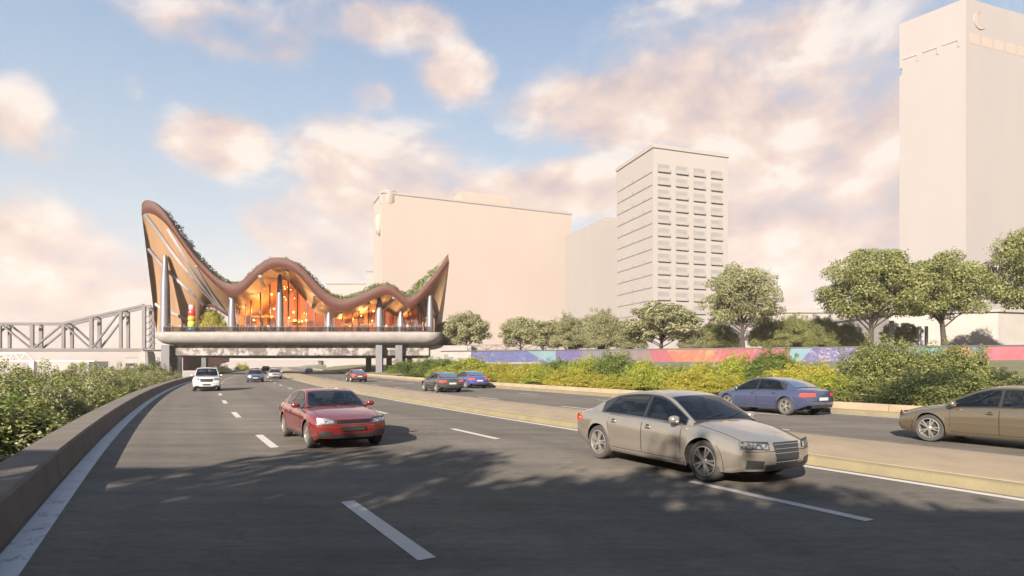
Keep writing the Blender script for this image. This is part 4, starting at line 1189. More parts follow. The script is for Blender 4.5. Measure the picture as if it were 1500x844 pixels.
# unseen slabs on piers, added behind the camera to shade the near roadway
fbg = empty('shade_slabs', (0, -6, 0)); tag(fbg, 'unseen concrete slabs added behind the viewpoint to shade the near road', 'bridge')
mb = MB(); mb.box((-25.3, -3.9 - 4.5, 6.3), (25.5, 9.0, .9)); mb.build('bridge_deck', M['deck'], fbg)
mb = MB(); mb.box((-25.3, -4.0, 7.2), (25.5, .2, .9)); mb.build('parapet', M['deck'], fbg)
for x in (-35, -21):
    mb = MB(); mb.box((x, -8.4, 2.6), (1.6, 5, 6.5)); mb.build('pier', M['deck'], fbg)
mb = MB(); mb.box((7.0, -5.4 - 1.9, 6.3), (39, 3.8, .9)); mb.build('bridge_deck', M['deck'], fbg)
mb = MB(); mb.box((27, -7.3, 2.6), (1.6, 3, 6.5)); mb.build('pier', M['deck'], fbg)
for o in list(fbg.children): o.location.y += 6

# ------------------------------------------------------------------ vehicles
def car_spec(kind):
    if kind == 'sedan':
        return dict(L=4.68, W=.905, front=1.43, rear=-1.36, rw=.335, ra=.385, rimr=.235, spokes=5,
            zsh=[(-2.34,.86),(-2.15,.92),(-1.75,.945),(-1.2,.935),(0,.905),(.95,.875),(1.5,.80),(2.0,.715),(2.34,.62)],
            zc=[(-2.34,.93),(-2.2,.985),(-1.8,1.03),(-1.3,1.02),(0,.98),(.95,.985),(1.25,.945),(1.6,.885),(2.05,.785),(2.34,.66)],
            zb=[(-2.34,.40),(-2.0,.27),(-1.7,.21),(1.8,.20),(2.1,.21),(2.34,.26)],
            Wp=[(-2.34,.80),(-2.1,.862),(-1.4,.90),(-.3,.905),(.9,.905),(1.45,.90),(1.95,.865),(2.34,.80)],
            gh=[(-1.78,.97),(-1.55,1.085),(-1.2,1.26),(-.95,1.345),(-.6,1.40),(-.2,1.425),(.15,1.41),(.38,1.35),(.75,1.165),(1.12,.93)],
            ws=(.40,1.06), rs_=(-1.62,-.98), yb=[(-1.78,.76),(-1.2,.82),(0,.845),(.8,.825),(1.12,.79)], tum=.50,
            side=[(-1.28,-.96,-.07),(-.01,-.01,.98)], doors=[(-1.02,-.055),(-.035,.94)], nose=.30, tail=.20,
            light=dict(y0=.40,y1=.80,z0=.60,z1=.70), grille=(.30,.36,.70), tl=dict(y0=.42,y1=.80,z0=.72,z1=.86))
    if kind == 'coupe':
        return dict(L=4.5, W=.875, front=1.42, rear=-1.22, rw=.305, ra=.35, rimr=.19, spokes=7,
            zsh=[(-2.25,.80),(-2.0,.88),(-1.2,.89),(0,.86),(.8,.84),(1.5,.79),(2.0,.73),(2.25,.66)],
            zc=[(-2.25,.85),(-2.1,.92),(-1.6,.95),(0,.93),(.65,.955),(1.0,.915),(1.5,.86),(2.0,.775),(2.25,.69)],
            zb=[(-2.25,.38),(-1.9,.26),(-1.5,.2),(1.7,.19),(2.0,.2),(2.25,.27)],
            Wp=[(-2.25,.78),(-2.0,.84),(-1.2,.87),(0,.875),(1.4,.87),(1.95,.84),(2.25,.79)],
            gh=[(-1.95,.90),(-1.5,1.06),(-1.1,1.19),(-.7,1.275),(-.3,1.31),(0,1.295),(.18,1.25),(.5,1.08),(.84,.90)],
            ws=(.19,.79), rs_=(-1.8,-.76), yb=[(-1.95,.70),(-1.1,.78),(0,.80),(.6,.79),(.84,.75)], tum=.52,
            side=[(-1.15,-.78,-.42),(-.36,-.36,.70)], doors=[(-.45,.78)], nose=.24, tail=.2,
            light=dict(y0=.44,y1=.76,z0=.60,z1=.70), grille=(.42,.60,.68), tl=dict(y0=.30,y1=.78,z0=.66,z1=.80))
    if kind == 'suv':
        return dict(L=4.75, W=.93, front=1.45, rear=-1.35, rw=.37, ra=.43, rimr=.24, spokes=6,
            zsh=[(-2.37,.98),(-2.1,1.05),(-1.2,1.08),(0,1.06),(.95,1.04),(1.6,.99),(2.1,.93),(2.37,.82)],
            zc=[(-2.37,1.02),(-2.1,1.1),(-1,1.1),(.8,1.13),(1.2,1.10),(1.7,1.05),(2.15,.98),(2.37,.86)],
            zb=[(-2.37,.42),(-2.0,.32),(-1.7,.28),(1.8,.28),(2.1,.3),(2.37,.36)],
            Wp=[(-2.37,.85),(-2.1,.90),(-1.4,.93),(.9,.93),(1.5,.925),(2.05,.90),(2.37,.84)],
            gh=[(-2.2,1.08),(-2.05,1.45),(-1.85,1.62),(-1.4,1.69),(-.6,1.73),(0,1.72),(.28,1.66),(.6,1.45),(1.05,1.07)],
            ws=(.30,.98), rs_=(-2.12,-1.92), yb=[(-2.2,.82),(-1.2,.865),(0,.87),(.8,.85),(1.05,.82)], tum=.30,
            side=[(-2.0,-1.9,-1.15),(-1.08,-1.08,-.10),(-.03,-.03,.94)], doors=[(-1.05,-.06),(-.04,.95)], nose=.22, tail=.12,
            light=dict(y0=.50,y1=.84,z0=.80,z1=.93), grille=(.46,.68,.90), tl=dict(y0=.66,y1=.84,z0=.75,z1=1.05))

WHEELS = {}
def wheel_meshes(S, kind):
    if kind in WHEELS: return WHEELS[kind]
    rw, rr = S['rw'], S['rimr']
    mb = MB(); w_ = .105
    mb.lathe([(rr, -w_ * .9), (rw * .93, -w_), (rw * .985, -w_ * .8), (rw, -w_ * .45), (rw, w_ * .45), (rw * .985, w_ * .8), (rw * .93, w_), (rr, w_ * .9)], 40, 0, 'y')
    tyre = mb.mesh('tyre', M['rubber'], smooth=40)
    mb = MB()
    mb.lathe([(rr * 1.03, .10), (rr * .97, .104), (rr * .93, .085), (rr * .90, .0), (rr * .9, -.08)], 40, 0, 'y')
    n = S['spokes']
    for k in range(n):
        for off in ((-.11, .11) if n == 5 else (0,)):
            a = 2 * math.pi * k / n + off * (1.0)
            a2 = 2 * math.pi * k / n + off * 1.6
            p0 = (rr * .16 * math.cos(a), .085, rr * .16 * math.sin(a)); p1 = (rr * .94 * math.cos(a2), .078, rr * .94 * math.sin(a2))
            mb.bar(p0, p1, .034 if n == 5 else .05, .03)
    mb.lathe([(0, .10), (rr * .16, .1), (rr * .22, .09), (rr * .24, .05)], 16, 0, 'y')
    rim = mb.mesh('rim', M['alloy'], smooth=35)
    mb = MB(); mb.lathe([(0, -.02), (rr * .72, -.02), (rr * .72, .02), (rr * .3, .022), (0, .022)], 24, 0, 'y'); 
    disc = mb.mesh('wheel', mat('brake disc', (.09, .085, .08), None, 8, .5, .7), smooth=35)
    WHEELS[kind] = (disc, tyre, rim)
    return WHEELS[kind]

def smooth01(t): t = max(0., min(1., t)); return t * t * (3 - 2 * t)

def build_car(kind, name, loc, hd, paint, label, cat='car', group=None, glass=None, dark_plate=False, trim=True, rim_mat=None, chrome=True):
    S = car_spec(kind)
    root = empty(name, loc, math.atan2(hd.y, hd.x)); tag(root, label, cat, group)
    xn, xt = S['L'] / 2, -S['L'] / 2
    zsh = lambda x: curve(x, S['zsh']); zc = lambda x: curve(x, S['zc']); Wx = lambda x: curve(x, S['Wp'])
    ra = S['ra']; rw = S['rw']
    def zb(x):
        z = curve(x, S['zb'])
        for c in (S['front'], S['rear']):
            d = abs(x - c)
            if d < ra: z = max(z, rw + math.sqrt(ra * ra - d * d) * 1.0)
        return z
    PROF = [(0, .925), (.08, .955), (.22, .985), (.45, 1.0), (.68, .998), (.80, .99), (.88, .972), (.95, .95), (1, .918)]
    def deform(x, y, z):
        wf = smooth01((x - (xn - .85)) / .85); wr = smooth01(((xt + .85) - x) / .85)
        q = abs(y) / S['W']
        zt = zsh(xn)
        dz = (z - .47)
        if wf > 0: x -= wf * (S['nose'] * q ** 3 + (.30 * dz * dz if dz > 0 else .9 * dz * dz) + (.16 * max(0, z - .56)))
        if wr > 0: x += wr * (S['tail'] * q ** 3 + (.25 * dz * dz if dz > 0 else .8 * dz * dz))
        return Vector((x, y, z))
    def sidept(x, z, off=0.0):
        zl = curve(x, S['zb']); zn = (z - zl) / (zsh(x) - zl)
        y = Wx(x) * float(np.interp(zn, [p[0] for p in PROF], [p[1] for p in PROF]))
        # flared lip round each wheel
        for c in (S['front'], S['rear']):
            d = math.hypot(x - c, z - rw)
            if d < ra + .09: y += .014 * smooth01((ra + .09 - d) / .09)
        v = deform(x, y, z); v.y += off
        return v
    def capf(y, z, off=0.0):
        v = deform(xn, y, z); v.x += off; return v
    def capr(y, z, off=0.0):
        v = deform(xt, y, z); v.x -= off; return v
    # stations, denser round the wheel arches
    X = set(np.round(np.linspace(xt, xn, 46), 4).tolist())
    for c in (S['front'], S['rear']):
        for k in range(0, 19): X.add(round(c + ra * math.cos(math.pi * k / 18), 4))
        X.add(round(c + ra + .004, 4)); X.add(round(c - ra - .004, 4))
    for d in (.02, .05, .09): X.add(round(xn - d, 4)); X.add(round(xt + d, 4))
    X = sorted(X)
    cab0, cab1 = S['rs_'][0] + .10, S['ws'][1] - .14
    lv = [0, .06, .13, .22, .34, .46, .58, .68, .76, .82, .87, .91, .95, .98, 1.0]
    tcols = [1.0, .97, .92, .82, .68, .5, .3, .1, 0.0]
    mb = MB()
    for sgn in (1, -1):
        rows = []
        for x in X:
            z0, z1 = zb(x), zsh(x)
            row = []
            for s in lv:
                v = sidept(x, z0 + (z1 - z0) * s); row.append((v.x, v.y * sgn, v.z))
            yw = row[-1][1]
            for t in tcols[1:]:
                zz = zc(x) - (zc(x) - z1) * (t ** 3.2)
                v = deform(x, Wx(x) * .918 * t, zz); row.append((v.x, sgn * v.y, zz))
            rows.append(row)
        i0_ = len(mb.f); mb.grid(rows, 0, flip=(sgn < 0))
        nc = len(rows[0]) - 1; f_, m_ = [], []
        for q_, fc in enumerate(mb.f[i0_:]):          # the cabin is open inside
            i_, j_ = divmod(q_, nc)
            if j_ >= len(lv) and cab0 < X[i_] and X[i_ + 1] < cab1: continue
            f_.append(fc); m_.append(0)
        mb.f[i0_:] = f_; mb.m[i0_:] = m_
        for x, fl in ((xn, sgn > 0), (xt, sgn < 0)):
            z0, z1 = zb(x), zsh(x); cap = []
            for s in lv:
                z = z0 + (z1 - z0) * s; e = sidept(x, z)
                row = []
                for t in (1.0, .97, .92, .82, .68, .5, .3, .1, 0.0):
                    v = deform(x, e.y * t, z + (zc(x) - z1) * (1 - t ** 3.2) * s ** 3); row.append((v.x, sgn * v.y, v.z))
                cap.append(row)
            mb.grid(cap, 0, flip=fl)
    body = mb.build('body', paint, root, smooth=38, weld=True)
    # cabin shell
    G = S['gh']; xr0, xr1 = G[0][0], G[-1][0]
    zr = lambda x: curve(x, G); yb = lambda x: curve(x, S['yb'])
    belt = lambda x: min(zsh(x), zr(x)) - .01
    def edge_(x):
        zt = zr(x); b = belt(x); ze = b + (zt - b) * .93
        return max(.05, yb(x) - (ze - b) * S['tum'] * (1 + .25 * (ze - b))), ze
    def bow(x, t):
        wf = smooth01((x - S['ws'][0] + .25) / .5); wr = smooth01((S['rs_'][1] + .25 - x) / .5)
        return (1 - t * t) * (.10 * wf - .07 * wr)
    def ghtop(x, t, off=0.0):
        ye, ze = edge_(x); z = zr(x) - (zr(x) - ze) * abs(t) ** 2.4
        return Vector((x + bow(x, t), ye * t, z + off))
    def ghside(x, s, off=0.0):
        b = belt(x); ye, ze = edge_(x); z = b + (ze - b) * s
        h = z - b
        y = yb(x) - h * S['tum'] * (1 + .25 * h)
        return Vector((x, y + off, z + off * .4))
    sd = S['side']
    def in_side(x, s, g=.025):
        for x0b, x0t, x1 in sd:
            f = (s - .10) / .77
            if .10 + g * 1.5 < s < .87 - g * 1.5 and x0b + (x0t - x0b) * f + g < x < x1 - g: return True
        return False
    def in_top(x, t):
        return (S['ws'][0] + .035 < x < S['ws'][1] - .02 and abs(t) < .90) or (S['rs_'][0] + .03 < x < S['rs_'][1] - .035 and abs(t) < .865)
    GX = sorted(set(np.round(np.linspace(xr0, xr1, 120), 4).tolist()))
    SL = [0, .06, .10, .14, .2, .3, .4, .5, .6, .7, .78, .83, .87, .93, 1.0]
    TL = [.97, .94, .91, .885, .86, .8, .7, .55, .4, .2, 0]
    mb = MB()
    for sgn in (1, -1):
        rows = []
        for x in GX:
            row = []
            for s in SL:
                v = ghside(x, s); row.append((v.x, sgn * v.y, v.z))
            for t in TL:
                v = ghtop(x, t); row.append((v.x, sgn * v.y, v.z))
            rows.append(row)
        i0_ = len(mb.f); mb.grid(rows, 0, flip=(sgn < 0))
        nc = len(rows[0]) - 1; f_, m_ = [], []
        AL = SL + TL
        for q_, fc in enumerate(mb.f[i0_:]):
            i_, j_ = divmod(q_, nc); xm = (GX[i_] + GX[i_ + 1]) / 2
            if j_ < len(SL) - 1:
                sm = (AL[j_] + AL[j_ + 1]) / 2
                if in_side(xm, sm): continue
                k_ = 1 if (sd[0][0] - .06 < xm < sd[-1][2] + .03 and .05 < sm < .93) else 0
            else:
                t_ = (AL[j_ + 1] if j_ >= len(SL) else 1.0); tm = (t_ + (AL[j_] if j_ >= len(SL) else 1.0)) / 2
                if in_top(xm, tm): continue
                k_ = 1 if (S['ws'][0] - .02 < xm < S['ws'][1] + .05 and tm < .95) or (S['rs_'][0] - .03 < xm < S['rs_'][1] + .02 and tm < .92) else 0
            f_.append(fc); m_.append(k_)
        mb.f[i0_:] = f_; mb.m[i0_:] = m_
    mb.build('roof', [paint, M['black_trim']], root, smooth=50, weld=True)
    # seats, dashboard and steering wheel seen through the glass
    def seat(cx0, cy, wd_):
        mb = MB(); zt_ = zr(cx0 - .2) - .30
        rows = []
        for z, xx, hw, th in ((.36, 0, .24, .10), (.6, -.05, .25, .10), (.8, -.11, .235, .085), (min(.95, zt_ - .1), -.155, .19, .07), (min(.99, zt_ - .06), -.165, .14, .05)):
            hw *= wd_ / .48
            rows.append([(cx0 + xx + th * sx, cy + hw * sy, z) for sx, sy in ((-1, -1), (1, -.9), (1.2, 0), (1, .9), (-1, 1))])
        mb.grid(rows, close=True); mb.face(rows[-1])
        mb.box((cx0 + .25, cy, .40), (.5, wd_, .16))
        for hy in ((0,) if wd_ < .6 else (-.33, .33)):
            hz = min(1.0, zt_ - .02)
            mb.bar((cx0 - .165, cy + hy, hz - .08), (cx0 - .17, cy + hy, hz + .04), .10, .03)
            r_ = [[(cx0 - .17 + .05 * sx * q, cy + hy + .125 * sy * q, z) for sx, sy in ((-1, -1), (1, -1), (1, 1), (-1, 1))] for z, q in ((hz + .02, .8), (hz + .06, 1), (hz + .15, .95), (hz + .18, .7))]
            mb.grid(r_, close=True); mb.face(r_[-1])
        mb.build('seat', M['cabin'], root, smooth=50)
    fs = S['ws'][0] - .42
    seat(fs, .36, .48); seat(fs, -.36, .48); seat(fs - .88, 0, 1.2)
    mb = MB(); dz_ = belt(S['ws'][1]) - .03; bx_ = S['ws'][1]
    rows = [[(bx_ - xx, y_ * .80, z_ - .03 * abs(y_)) for y_ in np.linspace(-1, 1, 7)] for xx, z_ in ((.08, dz_ - .03), (.3, dz_ + .0), (.55, dz_ - .02), (.68, dz_ - .10), (.66, .5))]
    mb.grid(rows); mb.build('dashboard', M['cabin'], root, smooth=50)
    mb = MB(); wc = Vector((bx_ - .80, .36, dz_ - .04))
    mb.tube([wc + Vector((.06 * math.sin(q_), .18 * math.cos(q_), .17 * math.sin(q_))) for q_ in np.linspace(0, 2 * math.pi, 17)], .014, 6); mb.bar(wc, wc + Vector((.16, 0, -.04)), .05); mb.bar(wc + Vector((0, -.17, 0)), wc + Vector((0, .17, 0)), .03)
    mb.build('steering_wheel', M['cabin'], root)
    mb = MB()
    for sgn in (1, -1):
        mb.grid([[(x_, sgn * (yb(max(x_, xr0)) - .07), .3), (x_, sgn * (yb(max(x_, xr0)) - .06), belt(min(max(x_, xr0), xr1)) - .02)] for x_ in np.linspace(cab0, cab1, 10)])
    mb.build('door_card', M['cabin'], root)
    GL = glass or M['car_glass']
    def patch_top(nm, xa, xb, tw, mt, off=.006, n=14):
        mb = MB(); rows = []
        for k in range(n + 1):
            x = xa + (xb - xa) * k / n
            row = []
            for j in range(-8, 9):
                t = j / 8 * tw; v = ghtop(x, t); nz = Vector((.45 if xa > 0 else -.45, 0, .9))
                row.append(v + nz * off)
            rows.append(row)
        mb.grid(rows, 0, flip=True); return mb.build(nm, mt, root, smooth=60)
    patch_top('windscreen', S['ws'][0] + .01, S['ws'][1], .92, GL, .010)
    patch_top('rear_window', S['rs_'][1] - .01, S['rs_'][0], .89, GL, .010)
    for sgn in (1, -1):
        # black surround under all side windows
        def wpatch(nm, x0b, x0t, x1, mt, off, s0, s1, n=16):
            mb = MB(); rows = []
            for k in range(n + 1):
                row = []
                for s in (s0, s0 + (s1 - s0) * .33, s0 + (s1 - s0) * .66, s1):
                    f = (s - s0) / (s1 - s0)
                    xs = x0b + (x0t - x0b) * f
                    x = xs + (x1 - xs) * k / n
                    v = ghside(x, s, off); row.append((v.x, sgn * v.y, v.z))
                rows.append(row)
            mb.grid(rows, 0, flip=(sgn < 0)); return mb.build(nm, mt, root, smooth=60)
        sd = S['side']
        for x0b, x0t, x1 in sd:
            wpatch('side_window', x0b, x0t, x1, GL, .009, .10, .87)
        if chrome:
            mb = MB(); P = [ghside(x, .06, .012) for x in np.linspace(sd[0][0] - .06, sd[-1][2] + .02, 24)]
            mb.tube([(p.x, sgn * p.y, p.z) for p in P], .010, 5); mb.build('window_trim', M['chrome'], root)
        # doors: panel standing a few millimetres proud over a dark gap
        for di, (x0, x1) in enumerate(S['doors']):
            for off, grow, mt, nm in ((.0018, .012, M['void'], 'door_gap'), (.0045, 0, paint, 'door')):
                mb = MB(); rows = []
                zlo = lambda x: curve(x, S['zb']) + .10 - grow
                for k in range(15):
                    row = []
                    for j in range(12):
                        f = j / 11
                        xa = x0 - grow; z_ = zlo(0) + (zsh(0) - .02 - zlo(0)) * f
                        d2 = (ra + .055 - grow) ** 2 - (z_ - rw) ** 2
                        if di == 0 and len(S['doors']) > 1 and d2 > 0: xa = max(xa, S['rear'] + math.sqrt(d2))
                        x = xa + (x1 + grow - xa) * k / 14
                        z = zlo(x) + (zsh(x) - .015 + grow * .6 - zlo(x)) * f
                        v = sidept(x, min(z, zsh(x)), off); row.append((v.x, sgn * v.y, v.z))
                    rows.append(row)
                mb.grid(rows, 0, flip=(sgn < 0)); dobj = mb.build(nm, mt, root, smooth=60)
            hx = x0 + .17; hz = zsh(hx) - .125
            mb = MB(); v0 = sidept(hx - .085, hz, .022); v1 = sidept(hx + .085, hz + .004, .022)
            mb.tube([(v0.x, sgn * (v0.y - .02), v0.z), (v0.x + .02, sgn * v0.y, v0.z), (v1.x - .02, sgn * v1.y, v1.z), (v1.x, sgn * (v1.y - .02), v1.z)], [.012, .015, .015, .012], 7)
            mb.build('handle', paint, dobj)
            mb = MB(); vc = sidept(hx, hz - .004, .006)
            mb.lathe([(0, 0), (.055, 0), (.058, -.004)], 14, 0, 'y', (vc.x, sgn * vc.y + sgn * .002, vc.z)); mb.build('handle_recess', M['void'], dobj)
        # sill strip
        mb = MB(); rows = []
        for x in np.linspace(S['rear'] + ra + .04, S['front'] - ra - .04, 14):
            zl = curve(x, S['zb']); rows.append([(lambda v: (v.x, sgn * (v.y), v.z))(sidept(x, zl + h, o)) for h, o in ((.005, .004), (.03, .022), (.075, .020), (.085, .003))])
        mb.grid(rows, 0, flip=(sgn < 0)); mb.build('sill', paint if chrome else M['black_trim'], root, smooth=50)
        # mirror
        mx = S['side'][-1][2] - .12; mz = belt(mx) + .10; my = yb(mx) + .13
        mb = MB(); rows = []
        for k in range(9):
            a = math.pi * k / 8; xx = mx + .075 * math.cos(a); rr = math.sin(a) ** .7 if 0 < k < 8 else .02
            rows.append([(xx, sgn * (my + .10 * rr * math.copysign(abs(math.cos(2 * math.pi * j / 14)) ** .7, math.cos(2 * math.pi * j / 14))), mz + .068 * rr * math.copysign(abs(math.sin(2 * math.pi * j / 14)) ** .7, math.sin(2 * math.pi * j / 14))) for j in range(14)])
        mb.grid(rows, 0, close=True); mr = mb.build('mirror', paint, root, smooth=60)
        mb = MB(); mb.bar((mx + .02, sgn * (yb(mx) - .02), mz - .07), (mx + .02, sgn * (my - .03), mz - .04), .05, .03); mb.build('mirror_arm', M['black_trim'], mr)
        # lamps
        Lg = S['light']
        def cappatch(nm, fn, y0, y1, z0f, z1f, mt, off, n=10, wrap=0.0):
            mb = MB(); rows = []
            for k in range(n + 1):
                y = y0 + (y1 - y0) * k / n
                z0, z1 = z0f(k / n), z1f(k / n)
                rows.append([(lambda v: (v.x, sgn * v.y, v.z))(fn(y, z0 + (z1 - z0) * j / 5, off)) for j in range(6)])
            mb.grid(rows); return mb.build(nm, mt, root, smooth=60)
        cappatch('headlight_surround', capf, Lg['y0'] - .02, Lg['y1'] + .012, lambda f: Lg['z0'] - .015 + .02 * f, lambda f: Lg['z1'] + .012 + .02 * f, M['black_trim'], .006)
        cappatch('headlight', capf, Lg['y0'], Lg['y1'], lambda f: Lg['z0'] + .02 * f, lambda f: Lg['z1'] - .03 * (1 - f) + .02 * f, M['headlamp'], .013)
        Tg = S['tl']
        cappatch('tail_light', capr, Tg['y0'], Tg['y1'] + .01, lambda f: Tg['z0'] + .02 * (1 - f), lambda f: Tg['z1'] - .01 * (1 - f), M['red_lens'], .012)
        # tail lamp wraps on to the rear wing
        mb = MB(); rows = []
        for x in np.linspace(xt + .005, xt + .22, 6):
            rows.append([(lambda v: (v.x, sgn * v.y, v.z))(sidept(x, Tg['z0'] + (Tg['z1'] - .02 - Tg['z0']) * j / 4, .007)) for j in range(5)])
        mb.grid(rows, 0, flip=(sgn < 0)); mb.build('tail_light', M['red_lens'], root, smooth=60)
        cappatch('fog_intake', capf, .48, .74, lambda f: .30, lambda f: .42 + .02 * f, M['black_trim'], .008)
        # wheel wells
        for c in (S['front'], S['rear']):
            mb = MB(); rows = []
            for k in range(19):
                a = math.pi * k / 18 * 1.16 - .08 * math.pi
                x, z = c + (ra + .012) * math.cos(a), rw + (ra + .012) * math.sin(a)
                yo = sidept(x, max(z, .22)).y - .012
                rows.append([(x, sgn * .55, z), (x, sgn * yo, z)])
            mb.grid(rows); mb.face([(r[0][0], r[0][1], r[0][2]) for r in rows]); mb.build('wheel_well', M['void'], root)
            disc, tyre, rim = wheel_meshes(S, kind)
            wy = sidept(c, rw + ra + .02).y - .125
            w_ = add('wheel', disc, root, (c, sgn * wy, rw)); w_.rotation_euler = (0, 0, 0 if sgn > 0 else math.pi)
            add('tyre', tyre, w_); add('rim', rim, w_)
            w_.rotation_euler.y = 0.4 * c
    # grille, intake, plates, bumper lines
    gy, gz0, gz1 = S['grille']
    def capbox(nm, fn, y, z0, z1, mt, off, taper=1.0):
        mb = MB(); rows = []
        for k in range(13):
            f = k / 12 * 2 - 1; rows.append([fn(f * y * (taper + (1 - taper) * j / 5), z0 + (z1 - z0) * j / 5, off) for j in range(6)])
        mb.grid(rows); return mb.build(nm, mt, root, smooth=60)
    g = capbox('grille', capf, gy, gz0, gz1, M['black_trim'], .008, .82)
    mb = MB()
    nb = 5
    for k in range(nb):
        z = gz0 + (gz1 - gz0) * (k + .5) / nb
        mb.tube([capf(f * gy * .9, z, .016) for f in np.linspace(-1, 1, 9)], .006, 5)
    mb.build('grille_bar', M['alloy'] if chrome else M['black_trim'], g)
    capbox('lower_intake', capf, .46, .27, .36, M['black_trim'], .007)
    capbox('front_plate', capf, .26, .43, .53, M['black_trim'] if dark_plate else M['plate'], .022)
    capbox('rear_plate', capr, .26, .58, .69, M['plate'], .014)
    capbox('rear_bumper_insert', capr, .62, .30, .42, M['black_trim'], .006)
    mb = MB(); mb.tube([capr(y, zsh(xt) - .30, .004) for y in np.linspace(-.74, .74, 15)], .007, 5); mb.tube([capf(y, .565, .002) for y in np.linspace(-.78, .78, 15)], .006, 5); mb.build('bumper_seam', M['void'], root)
    # bonnet shut line and wipers
    mb = MB()
    for sgn in (1, -1):
        pts_ = []
        for x in np.linspace(S['ws'][1] + .08, xn - .12, 14):
            t = .86; zz = zc(x) - (zc(x) - zsh(x)) * t ** 3.2; v = deform(x, Wx(x) * .918 * t, zz); pts_.append((v.x, sgn * v.y, zz + .002))
        mb.tube(pts_, .005, 4)
    mb.build('bonnet_gap', M['void'], root)
    mb = MB()
    for y0, y1 in ((.05, .58), (-.5, .02)):
        P = [ghtop(S['ws'][1] - .02 - .10 * f, (y0 + (y1 - y0) * f) / .8) + Vector((.012, 0, .016)) for f in np.linspace(0, 1, 6)]
        mb.tube(P, .008, 5)
    mb.build('wiper', M['black_trim'], root)
    mb = MB(); mb.box((0, 0, .26), (S['L'] - .7, S['W'] * 1.25, .16)); mb.box((0, 0, .33), (S['front'] - S['rear'] - 2 * ra - .1, S['W'] * 1.8, .2)); mb.box((xn - .42, 0, .30), (.36, S['W'] * 1.35, .12)); mb.box((xt + .42, 0, .38), (.34, S['W'] * 1.3, .14)); mb.build('underbody', M['void'], root)
    return root

def toward(D): return -heading(D)
def lane(D, off): p = road(D, off); return (p.x, p.y, .004)
P_silver = carpaint('champagne silver paint', (.25, .225, .19), .65, .22)
P_red = carpaint('deep red paint', (.10, .0075, .006), .15, .25)
P_white = carpaint('white paint', (.36, .35, .34), 0, .35)
P_navy = carpaint('navy paint', (.035, .045, .085), .3, .3)
P_blue = carpaint('steel blue paint', (.06, .072, .14), .6, .24)
P_blue2 = carpaint('bright blue paint', (.035, .042, .15), .2, .3)
P_grey = carpaint('charcoal paint', (.06, .06, .056), .6, .25)
P_tan = carpaint('bronze paint', (.16, .128, .085), .7, .26)
P_maroon = carpaint('dark maroon paint', (.06, .018, .014), .1, .3)
P_beige = carpaint('beige paint', (.24, .22, .19), .3, .35)

build_car('sedan', 'silver_sedan', (3.18, 11.45, .004), Vector((1.31, -2.37, 0)), P_silver, 'champagne silver sedan nearest to the viewer in the right lane, facing right', 'car', dark_plate=True)
build_car('coupe', 'red_coupe', (-4.72, 15.4, .004), Vector((.52, -.85, 0)), P_red, 'red two door car in the middle lane coming towards the viewer', 'car', dark_plate=True, chrome=False)
build_car('suv', 'white_suv', (-23.15, 45.6, .004), toward(45), P_white, 'white off-road car in the left lane coming towards the viewer', 'car', chrome=False, dark_plate=True)
build_car('sedan', 'navy_sedan', (-29.3, 68.5, .004), toward(68), P_navy, 'navy blue sedan in the middle lane farther back, before the pavilion', 'car', chrome=False)
build_car('sedan', 'beige_sedan', (-32.6, 82.5, .004), toward(82), P_beige, 'beige grey sedan in the right lane under the pavilion front', 'car', chrome=False)
build_car('suv', 'grey_suv', (-54.5, 133, .004), toward(133), P_grey, 'small dark car farthest away on the near carriageway', 'car', chrome=False)
build_car('sedan', 'maroon_sedan', lane(station(522, 17.6), 17.6), heading(60), P_maroon, 'dark maroon sedan driving away beside the median near the pavilion', 'car', chrome=False)
build_car('sedan', 'charcoal_sedan', (-5.1, 43.4, .004), heading(43), P_grey, 'charcoal sedan driving away in front of the green shrubs', 'car', chrome=False)
build_car('sedan', 'blue_compact', (-3.6, 50.8, .004), heading(50), P_blue2, 'small grey blue car driving away just behind the charcoal sedan', 'car', chrome=False)
build_car('sedan', 'blue_sedan', lane(station(1128, 22.6), 22.6), heading(20), P_blue, 'steel blue sedan driving away in the far lane before yellow shrubs', 'car', chrome=True)
build_car('sedan', 'bronze_sedan', (11.8, 14.1, .004), heading(14), P_tan, 'bronze tan sedan cut off by the right edge of the picture', 'car', chrome=True)
build_car('sedan', 'distant_car', lane(150, 18.5), heading(150), P_beige, 'tiny pale car far away on the far carriageway under the pavilion', 'car', chrome=False)

# ------------------------------------------------------------------ sky, sun, camera
HAZE = .0002
SUN_EL, SHX, SHY = 25.0, .40, .92          # shadows fall along (SHX, SHY)
w = bpy.data.worlds.new('World'); sc.world = w; w.use_nodes = True
nt = w.node_tree; bg = nt.nodes['Background']; STR = .05
bg.inputs[1].default_value = STR
sky = N(nt, 'ShaderNodeTexSky'); sky.sky_type = 'NISHITA'; sky.sun_disc = False
sky.sun_elevation = R(SUN_EL); sky.sun_rotation = math.atan2(-SHX, -SHY) % (2 * math.pi)
sky.air_density = 1.0; sky.dust_density = 1.2; sky.ozone_density = 1.3
EXPO = 1.95
G = 2 ** EXPO * STR
def disp(c):   # colour seen in the picture (0-255 sRGB) -> sky value
    l = [((v / 255 + .055) / 1.055) ** 2.4 for v in c]
    return tuple(v / G for v in l)
tc = N(nt, 'ShaderNodeTexCoord').outputs['Generated']
sx = N(nt, 'ShaderNodeSeparateXYZ'); nt.links.new(tc, sx.inputs[0])
x, y, z = sx.outputs
az = mth(nt, 'ARCTAN2', x, y)
hyp = mth(nt, 'SQRT', mth(nt, 'ADD', mth(nt, 'MULTIPLY', x, x), mth(nt, 'MULTIPLY', y, y)))
el = mth(nt, 'DIVIDE', z, mth(nt, 'MAXIMUM', hyp, .05))
